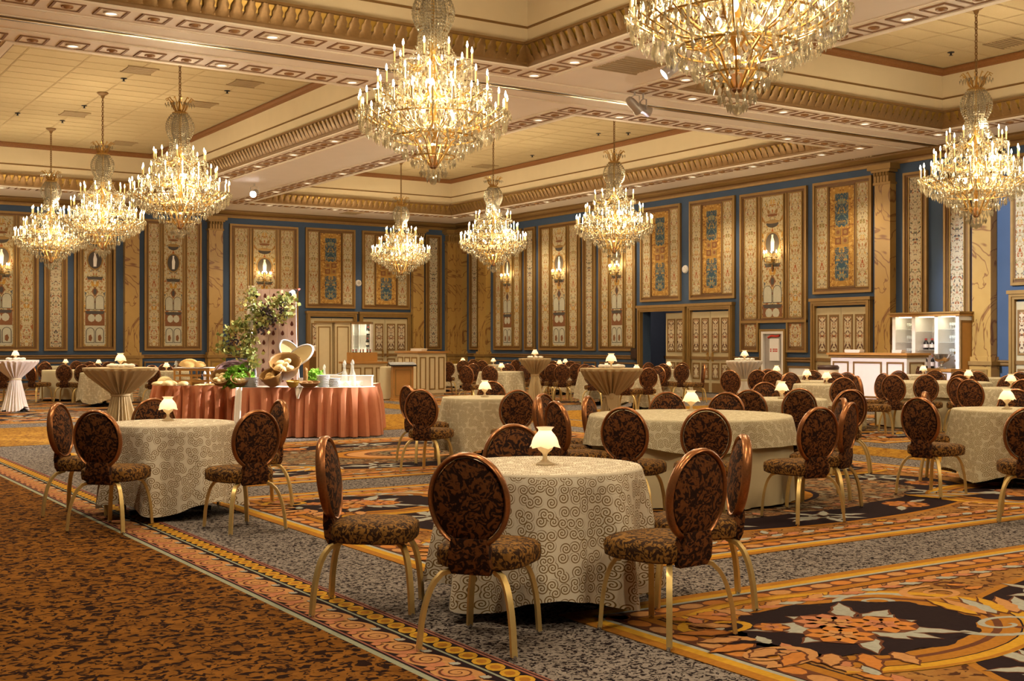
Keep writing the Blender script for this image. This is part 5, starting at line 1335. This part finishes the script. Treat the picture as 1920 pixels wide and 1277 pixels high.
# ------------------------------------------------------------------ the coral buffet
def skirted(name, label, px, d, pts, h=.765):
    # plan outline in a view-turned frame (x right, y away); box pleats flaring to the floor
    x, y = W(px, d); t = thing(name, label, 'table', (x, y, .0045), -YAW)
    q = MB(); poly = pts; loft(q, [[(p[0]*.97, p[1]*.97+.01, h-.03) for p in poly], [(p[0]*.995, p[1]*.995, h-.028) for p in poly], [(p[0]*.995, p[1]*.995, h) for p in poly]], 'white_cloth'); put('tabletop', q, t)
    seg = []; n = len(pts)
    for i in range(n):
        a, b_ = Vector(pts[i]), Vector(pts[(i+1) % n]); L_ = (b_-a).length; m = max(1, round(L_/.028))
        nv = Vector(((b_-a).y, -(b_-a).x)).normalized()
        for k in range(m): seg.append((a.lerp(b_, k/m), nv))
    N = len(seg); cyc = max(1, round(N/6)); vs = []; fs = []; rr = random.Random(int(px)); off = [rr.uniform(-.35, .35) for _ in range(cyc+1)]
    zs = ((h-.004, .10), (h-.05, .14), (h-.16, .45), (h*.45, .8), (.10, 1.0), (.01, 1.05))
    for z, am in zs:
        for i, (p, nv) in enumerate(seg):
            u = i/N*cyc; k = int(u); f = u-k; w = (1-abs(2*((f+off[k]*.4) % 1)-1))
            w = min(1, w*1.9)**1.5
            o_ = .012+.105*am*w-.065*am*(1-w); vs.append((p.x+nv.x*o_, p.y+nv.y*o_, z))
    for j in range(len(zs)-1):
        for i in range(N): k = (i+1) % N; fs.append((j*N+k, j*N+i, (j+1)*N+i, (j+1)*N+k))
    q = MB(); q.raw(vs, fs, 'coral'); put('pleated_skirt', q, t); return t
def arcpts(cx, cy, r, a0, a1, n=8): return [(cx+r*math.cos(a0+(a1-a0)*i/n), cy+r*math.sin(a0+(a1-a0)*i/n)) for i in range(n+1)]
skirted('buffet_table', 'coral-skirted buffet table, the nearer half with the bottle rack', 571, 18.45, [(-1.02, .02)]+arcpts(.55, .5, .48, -PI/2, PI/2, 10)+[(-1.02, 1.15)])
skirted('buffet_table', 'coral-skirted buffet table, the half behind with the bread crate', 362, 19.25, [(.66, 0), (.66, 1.0)]+arcpts(-.30, .5, .46, PI/2, 3*PI/2, 10))
skirted('buffet_table', 'short coral-skirted table end showing behind the buffet at its right', 668, 19.95, [(-.75, .0), (.30, 0), (.30, .7), (-.75, .7)])
ZB = .772
def at(px, d, z=ZB): x, y = W(px, d); return (x, y, z)
# riddling rack of planks with bottle holes
RX = at(511, 19.05); t = thing('bottle_rack', 'tall pinkish plank rack with rows of bottle holes on the buffet', 'rack', RX, -YAW-.05)
lean = .10
for i in range(5):
    q = MB(); w0, w1 = .158, .140; x0 = -.395+i*w0; x1 = -.35+i*w1
    P_ = [(x0+.004, 0, 0), (x0+w0-.004, 0, 0), (x0+w0-.004, .03, 0), (x0+.004, .03, 0)]; Q_ = [(x1+.004, lean, 1.53), (x1+w1-.004, lean, 1.53), (x1+w1-.004, lean+.03, 1.53), (x1+.004, lean+.03, 1.53)]
    loft(q, [P_, Q_], 'plank')
    for j in range(10):
        t_ = (j+.6)/10.4; cx = (x0+w0/2)*(1-t_)+(x1+w1/2)*t_; z = 1.53*t_; y_ = lean*t_-.004
        q.face([(cx+.026*math.cos(TAU*k/10)*(1-.45*max(0, math.sin(TAU*k/10))), y_, z+(.05 if math.sin(TAU*k/10) > 0 else .032)*math.sin(TAU*k/10)) for k in range(10)], 'hole')
    put('plank', q, t)
q = MB()
for sx in (-.33, .30): q.sweep([(sx, .5, 0), (sx*.92, lean+.05, 1.5)], .02, .02, 4, 'plank')
put('rear_leg', q, t)
RM = Matrix.Translation(RX) @ Matrix.Rotation(-YAW-.05, 4, 'Z')
def rackpt(lx, lz, off=-.05): v = RM @ Vector((lx, lean*lz/1.53+off, lz)); return v
for k, (lx, lz, rz) in enumerate(((-.23, 1.42, .3), (.27, 1.42, -.5), (.16, 1.28, -.7), (-.13, .98, .2), (.22, 1.06, -.2), (.02, 1.05, .5), (-.20, 1.12, .1))):
    v = rackpt(lx, lz, -.22); o = bottle(v.x, v.y, v.z, ('dark bottle stuck in the rack, upper left', 'dark bottle stuck in the rack, topmost right', 'dark bottle in the rack below the topmost right one', 'dark bottle in the middle row of the rack, left of centre', 'dark bottle in the middle row of the rack, right side', 'dark bottle in the middle of the rack among leaves', 'dark bottle at the left of the rack among leaves')[k], 'bottles in the plank rack', BT)
    o.rotation_euler = (-PI/2+.35, 0, -YAW+rz)
q = MB(); rg = []; n = 10
for j in range(9):
    z = 1.56-j*.11; rg.append([(-.40+.11*i/n+.02*math.sin(j*1.3+i), -.05+.10*(z/1.53)+.03*math.sin(i*1.9+j*.4)-.01*j*.3, z+(.03*math.sin(i) if j else .02)) for i in range(n+1)])
vs = [p for r in rg for p in r]; q.raw(vs, [(j*(n+1)+i, j*(n+1)+i+1, (j+1)*(n+1)+i+1, (j+1)*(n+1)+i) for j in range(8) for i in range(n)], 'pink_cloth' if 'pink_cloth' in M else 'white_cloth')
o = put('draped_cloth', q, None, RX, -YAW-.05); tag(o, 'pale pink cloth draped down the left edge of the bottle rack', 'cloth')
# vine garland with grapes
t = thing('vine_garland', 'leafy vine garland with dark grapes winding over the bottle rack', 'garland', at(470, 18.85), -YAW)
s_ = 18.85/F
def bxz(px, py): return ((px-470)*s_, zat(py, 18.85)-ZB)
paths = [[(425, 640), (432, 622), (445, 612), (455, 608), (468, 615), (475, 630), (470, 650), (455, 665)], [(475, 600), (490, 585), (505, 575), (522, 566), (540, 556), (546, 575), (538, 590), (520, 597), (500, 602), (485, 612)], [(465, 640), (462, 655), (470, 668), (480, 680), (470, 690)], [(412, 650), (425, 655), (440, 660)], [(478, 545), (474, 560), (478, 580)]]
q = MB()
for P_ in paths: q.tube([(bxz(*p)[0], -.08+.06*math.sin(p[0]), bxz(*p)[1]) for p in P_], .008, 5, 'wicker')
q.tube([(bxz(*p)[0], -.08, bxz(*p)[1]) for p in ((425, 610), (415, 608), (404, 606), (410, 612))], .006, 4, 'wicker'); put('stem', q, t)
rr = random.Random(11); q = MB(); g = MB()
for P_ in paths:
    for a, b_ in zip(P_[:-1], P_[1:]):
        for k in range(40):
            f = rr.random(); px = a[0]+(b_[0]-a[0])*f+rr.gauss(0, 7); py = a[1]+(b_[1]-a[1])*f+rr.gauss(0, 6.5)
            x, z = bxz(px, py); y_ = -.10+rr.gauss(0, .07); L_ = .032+.026*rr.random(); A = Matrix.Rotation(rr.random()*TAU, 3, 'Z') @ Matrix.Rotation(rr.uniform(-1.2, 1.2), 3, 'X') @ Matrix.Rotation(rr.random()*TAU, 3, 'Y')
            pts = [A @ Vector(p)*L_ for p in ((0, 0, -.9), (.55, .08, -.35), (.62, .0, .15), (.2, .1, .3), (0, 0, .95), (-.2, .1, .3), (-.62, .0, .15), (-.55, .08, -.35))]
            q.face([(p.x+x, p.y+y_, p.z+z) for p in pts], 'vine_gold' if rr.random() < .42 else 'vine')
for (px, py, n_) in ((502, 585, 40), (512, 600, 40), (440, 640, 26), (494, 618, 26), (530, 580, 24)):
    for k in range(n_):
        x, z = bxz(px+rr.gauss(0, 6), py+rr.gauss(0, 6)); g.ell((x, -.14+rr.gauss(0, .03), z), .016, .016, .016, 'grape', 6, 4)
put('leaves', q, t, kind='stuff'); put('grapes', g, t, kind='stuff')
# wreath-like twig basket
t = thing('twig_basket', 'round purplish basket of tangled twigs on the buffet', 'basket', at(437, 19.2), -YAW); q = MB()
for k in range(46):
    a0 = rr.random()*TAU; r = .19+.08*rr.random(); zc = .17+.05*rr.random(); tl = rr.uniform(-.35, .35)
    q.tube([(r*1.15*math.cos(a0+u), .2*math.sin(a0+u)*rr.uniform(.9, 1.1)+tl*.1, zc+r*.75*math.sin(a0+u+tl)) for u in [i*.5 for i in range(10)]], .005, 3, 'twig')
put('twigs', q, t, kind='stuff'); q = MB()
for k in range(50): q.ell((rr.gauss(0, .14), rr.gauss(-.05, .08), .14+abs(rr.gauss(0, .07))), .022, .022, .02, 'vine_gold' if k % 2 else 'grape', 6, 4)
put('fruit', q, t, kind='stuff')
def lettuce(px, d, rx, rz, label, z=ZB):
    q = MB(); r2 = random.Random(int(px))
    for k in range(150):
        u, v = r2.random()*TAU, math.acos(r2.uniform(-.05, 1)); nx, ny, nz = math.sin(v)*math.cos(u), math.sin(v)*math.sin(u), math.cos(v)
        c_ = Vector((rx*nx*r2.uniform(.75, 1), rx*.7*ny*r2.uniform(.75, 1), .03+rz*nz*r2.uniform(.75, 1))); s1 = .05+.03*r2.random()
        A = Vector((nx, ny, nz)).to_track_quat('Z', 'Y').to_matrix() @ Matrix.Rotation(r2.random()*TAU, 3, 'Z') @ Matrix.Rotation(r2.uniform(.2, .9), 3, 'X'); vs = [c_]
        for i in range(9): a = TAU*i/8; rr_ = s1*(1 if i % 2 else .8); vs.append(c_+A @ Vector((rr_*math.cos(a), rr_*math.sin(a), .022*(1 if i % 2 else -.6))))
        q.raw(vs, [(0, i+1, i+2) for i in range(8)], 'lettuce')
    o = put('lettuce', q, None, at(px, d, z), -YAW); tag(o, label, 'lettuce')
lettuce(449, 18.72, .25, .29, 'big heap of bright green curly lettuce between the twig basket and bowls'); lettuce(592, 19.0, .16, .22, 'bright green lettuce heap behind the plate stacks')
def basket(px, d, r, h, tilt, mat, label, z=ZB, rot=0.0, bread=5, bmat='bread', where=''):
    loc = at(px, d, z); t = thing('bread_basket', label, 'basket', loc, -YAW+rot); n = 28
    q = MB(); prof = [(.001, .004), (r*.55, 0), (r*.8, h*.35), (r, h), (r*1.05, h*1.02), (r*1.02, h*1.06), (r*.93, h), (r*.72, h*.4), (r*.5, .03), (.001, .03)]
    q.lathe(prof, n, mat, (0, 0, 0), lambda a, z_: 1+.02*math.cos(14*a)); b_ = put('bowl', q, t, (0, 0, r*.55*math.sin(abs(tilt))+.0), (tilt, 0, 0))
    T = Matrix.Translation(loc) @ Matrix.Rotation(-YAW+rot, 4, 'Z') @ Matrix.Translation((0, 0, r*.55*math.sin(abs(tilt)))) @ Matrix.Rotation(tilt, 4, 'X'); r2 = random.Random(int(px*3))
    for k in range(bread):
        a = TAU*k/bread+.4; rad = r*.45*(1 if k else 0); v = T @ Vector((rad*math.cos(a), rad*math.sin(a), h*.72))
        q = MB(); q.ell((0, 0, 0), r*.36, r*.24, r*.22, bmat, 8, 6); o = put('bread_roll', q, None, v, (r2.random(), r2.random(), r2.random()*3)); tag(o, ('middle' if k == 0 else ('right', 'upper right', 'upper', 'upper left', 'left', 'lower left', 'lower', 'lower right')[int(round(math.degrees(a)/45)) % 8])+' bread roll in '+where, 'bread', 'bread rolls in '+where)
basket(416, 18.72, .155, .14, .75, 'wicker', 'left one of two tipped wicker baskets under the lettuce', bread=6, bmat='pastry', where='the left tipped basket under the lettuce')
basket(453, 18.65, .15, .13, .7, 'wicker', 'right one of two tipped wicker baskets under the lettuce', bread=6, bmat='pastry', where='the right tipped basket under the lettuce')
basket(536, 18.62, .235, .25, .65, 'bowl', 'largest dark wooden bowl, tipped to show flat bread', ZB+.10, .1, 6, 'pastry', 'the largest dark wooden bowl')
basket(516, 18.42, .18, .19, .55, 'bowl', 'smaller olive wood bowl tipped left of the largest one', ZB, -.5, 5, 'bread', 'the smaller olive wood bowl')
basket(549, 18.32, .10, .09, .12, 'cove_gold', 'small yellow bowl in front of the largest wooden bowl', ZB, 0, 3, 'pastry', 'the small yellow bowl')
basket(580, 18.42, .16, .07, .1, 'wicker', 'flat nest-like wicker basket at the table edge', ZB, 0, 4, 'wicker', 'the flat nest-like basket')
for px, d, z, ra, rb, lab in ((545, 19.0, 1.29, .6, .9, 'oval cream-rimmed wicker tray leaning on the rack, upper'), (563, 18.92, 1.25, .25, -.6, 'oval cream-rimmed wicker tray leaning on the rack, front')):
    t = thing('wicker_tray', lab, 'tray', at(px, d, z), -YAW); n = 30; q = MB()
    q.lathe([(.001, 0), (1, .0), (1.0, .1), (.001, .1)], n, 'pastry'); o = put('tray_base', q, t, (0, 0, 0), (PI/2-.3, rb, 0), scl=(.23, .13, .1))
    q = MB(); vs = [(math.cos(TAU*i/n), math.sin(TAU*i/n), .05) for i in range(n+1)]; q.sweep(vs, .09, .3, 6, 'china', (0, 0, 1), False); put('tray_rim', q, o)
ORD = ['first', 'second', 'third', 'fourth', 'fifth', 'sixth', 'seventh', 'eighth', 'ninth', 'tenth', 'eleventh']
def plates(px, d, n_, r, label):
    q = MB()
    for k in range(n_): q.lathe([(.001, k*.016), (r*.6, k*.016), (r, k*.016+.012), (r*.99, k*.016+.015), (.001, k*.016+.006)], 24, 'china')
    for k in range(n_):
        p = MB(); p.lathe([(.001, 0), (r*.6, 0), (r, .012), (r*.99, .015), (r*.6, .005), (.001, .005)], 24, 'china'); x, y, z = at(px, d, ZB+k*.0165); o = put('plate', p if k == 0 else plates.me, None, (x+.003*math.sin(k*2), y, z)); plates.me = o.data; tag(o, 'white plate, '+('bottom' if k == 0 else 'top' if k == n_-1 else '%s from the bottom' % ORD[k])+' of '+label, 'plate', 'plates in '+label)
plates.me = None
plates(471, 18.62, 9, .12, 'the stack left of the wooden bowls'); plates(606, 18.62, 11, .105, 'the taller stack right of the nest basket'); plates(626, 18.68, 8, .10, 'the lower stack right of the nest basket')
# bread crate with loaves
t = thing('wooden_crate', 'open slatted wooden crate on the far half of the buffet', 'crate', at(364, 19.45), -YAW)
for sx in (-.27, .0, .27):
    for sy in (-.16, .16): q = MB(); q.box(sx-.014, sx+.014, sy-.014, sy+.014, 0, .27, 'wood'); put('post', q, t)
for z in (.05, .14, .23):
    for sy in (-.178, .166): q = MB(); q.box(-.285, .285, sy, sy+.012, z, z+.028, 'wood'); put('slat', q, t)
    for sx in (-.285, .273): q = MB(); q.box(sx, sx+.012, -.165, .165, z, z+.028, 'wood'); put('slat', q, t)
q = MB(); q.box(-.29, .29, -.18, .18, .27, .285, 'white_cloth'); put('cloth_top', q, t)
def loaf(px, d, z, rx, ry, rz, label, mat='bread', rot=0.0):
    q = MB(); n = 16; rg = []
    for i in range(9):
        u = i/8*2-1; w = max(.02, (1-abs(u)**2.5)); rg.append([(u*rx, ry*w*math.cos(TAU*k/n), rz*w**.8*max(-.35, math.sin(TAU*k/n))+rz*.35+.004*math.sin(i*3+k)) for k in range(n)])
    loft(q, rg, mat); o = put('bread_loaf', q, None, at(px, d, z), -YAW+rot); tag(o, label, 'bread')
loaf(355, 19.4, ZB+.287, .17, .09, .10, 'round crusty loaf on the crate, the left larger one', rot=.3); loaf(374, 19.42, ZB+.287, .12, .08, .07, 'crusty loaf on the crate, the right smaller one', rot=-.3)
loaf(367, 19.4, ZB+.003, .14, .07, .08, 'dark loaf inside the slatted crate'); loaf(344, 19.2, ZB+.003, .10, .06, .05, 'pale roll in front of the crate at its left', 'pastry')
loaf(300, 19.25, ZB+.003, .14, .08, .05, 'flat pale loaf at the left end of the buffet', 'pastry'); loaf(318, 19.15, ZB+.003, .13, .08, .06, 'pale loaf second from the left end of the buffet', 'pastry', .4); loaf(309, 19.5, ZB+.003, .15, .07, .10, 'pale loaf behind the two at the left end', 'pastry', .8)
loaf(395, 19.1, ZB+.003, .16, .06, .025, 'flat bread lying before the crate at its right', 'pastry'); loaf(380, 19.08, ZB+.003, .14, .05, .02, 'flat bread lying right before the crate', 'pastry', .2)
q = MB(); q.lathe([(.001, 0), (.03, 0), (.034, .02), (.022, .06), (.03, .10), (.02, .125), (.012, .13), (.001, .15)], 14, 'china'); SH = q.mesh('shaker')
for px, lab in ((384, 'left of two white shakers behind the crate'), (392, 'right of two white shakers behind the crate')): o = put('shaker', SH, None, at(px, 19.75, ZB)); o.scale = (1, 1, 1.6); tag(o, lab, 'shaker')
q = MB(); q.lathe([(.001, 0), (.045, 0), (.05, .02), (.04, .16), (.018, .22), (.016, .28), (.026, .30), (.02, .33), (.001, .36)], 14, 'glass'); CR = q.mesh('cruet')
for px, d, sc_, lab in ((330, 19.35, 1.1, 'clear glass cruet left of the bread crate'), (608, 19.1, .95, 'clear glass cruet beside the right lettuce'), (646, 18.75, 1.15, 'left of two tall clear glass cruets by the white box'), (661, 18.75, 1.18, 'right of two tall clear glass cruets by the white box')):
    o = put('cruet', CR, None, at(px, d)); o.scale = (sc_, sc_, sc_); tag(o, lab, 'cruet')
q = MB(); q.lathe([(.001, 0), (.05, 0), (.02, .02), (.03, .04), (.075, .09), (.07, .09), (.02, .05), (.001, .045)], 12, 'glass'); CB = q.mesh('glass_dish')
for px, d, lab in ((640, 18.6, 'footed glass dish at the buffet edge, leftmost of three'), (656, 18.58, 'footed glass dish at the buffet edge, middle of three'), (673, 18.62, 'footed glass dish at the buffet edge, rightmost of three')):
    o = put('glass_dish', CB, None, at(px, d)); tag(o, lab, 'dish')
q = MB(); q.box(-.42, .42, -.10, .12, 0, .15, 'white_cloth'); q.box(-.43, .43, -.11, .13, .15, .165, 'white_cloth'); o = put('riser_box', q, None, at(648, 19.05), -YAW); tag(o, 'white cloth-covered riser box at the right end of the buffet', 'riser')
t = thing('serving_spoons', 'silver serving tray with a long handle on the riser box', 'tray', at(622, 19.05, ZB+.166), -YAW); q = MB(); q.lathe([(.001, 0), (1, 0), (1.1, .3), (1, .3), (.001, .1)], 20, 'steel'); put('dish', q, t, scl=(.10, .06, .06)); q = MB(); q.tube([(.08, 0, .02), (.16, 0, .05), (.20, 0, .06)], .009, 5, 'steel'); put('handle', q, t)
q = MB(); q.lathe([(.001, 0), (.045, 0), (.048, .03), (.025, .07), (.04, .16), (.028, .20), (.035, .24), (.03, .27), (.012, .29), (.001, .30)], 14, 'bowl'); o = put('pepper_mill', q, None, at(573, 18.75)); tag(o, 'turned wooden pepper mill right of the largest bowl', 'mill')
q = MB(); q.box(-.04, .04, -.004, .004, .0, .14, 'china'); q.box(-.04, .04, -.03, .03, 0, .006, 'china'); o = put('name_card', q, None, at(563, 18.64), -YAW); tag(o, 'small blank white card standing by the pepper mill', 'card')
t = thing('driftwood_vase', 'slate-grey driftwood post holding the vine by the rack', 'vase', at(472, 18.8), -YAW); q = MB()
for k in range(7): a = k*1.1; q.sweep([(.05*math.cos(a), .04*math.sin(a), 0), (.06*math.cos(a+.4), .05*math.sin(a+.4), .2), (.045*math.cos(a+.9), .04*math.sin(a+.9), .44+.03*(k % 3))], [.022, .02, .012], [.02, .018, .01], 6, 'slate' if k % 2 else 'plank')
put('post', q, t)
for px, wpx, z0, dd, lab in ((448, 13, .05, 18.28, 'lace runner hanging between the two halves of the buffet'), (561, 16, .60, 18.36, 'lace corner hanging over the buffet edge below the yellow bowl')):
    w = wpx*18.4/F; q = MB(); n = 8; vs = []; fs = []; L_ = 14
    for j in range(L_+1):
        z = ZB+.006-(ZB-z0)*j/L_
        for i in range(n+1): f = i/n; ww = w*(1 if z0 < .3 else 1-.75*j/L_); vs.append(((f-.5)*ww, -.02*math.sin(f*9)-(.012*j if j < 9 else .108), z))
    fs = [(j*(n+1)+i, j*(n+1)+i+1, (j+1)*(n+1)+i+1, (j+1)*(n+1)+i) for j in range(L_) for i in range(n)]
    q.raw(vs, fs, 'lace'if 'lace' in M else 'white_cloth'); o = put('lace_runner', q, None, at(px, dd, 0), -YAW); tag(o, lab, 'cloth')
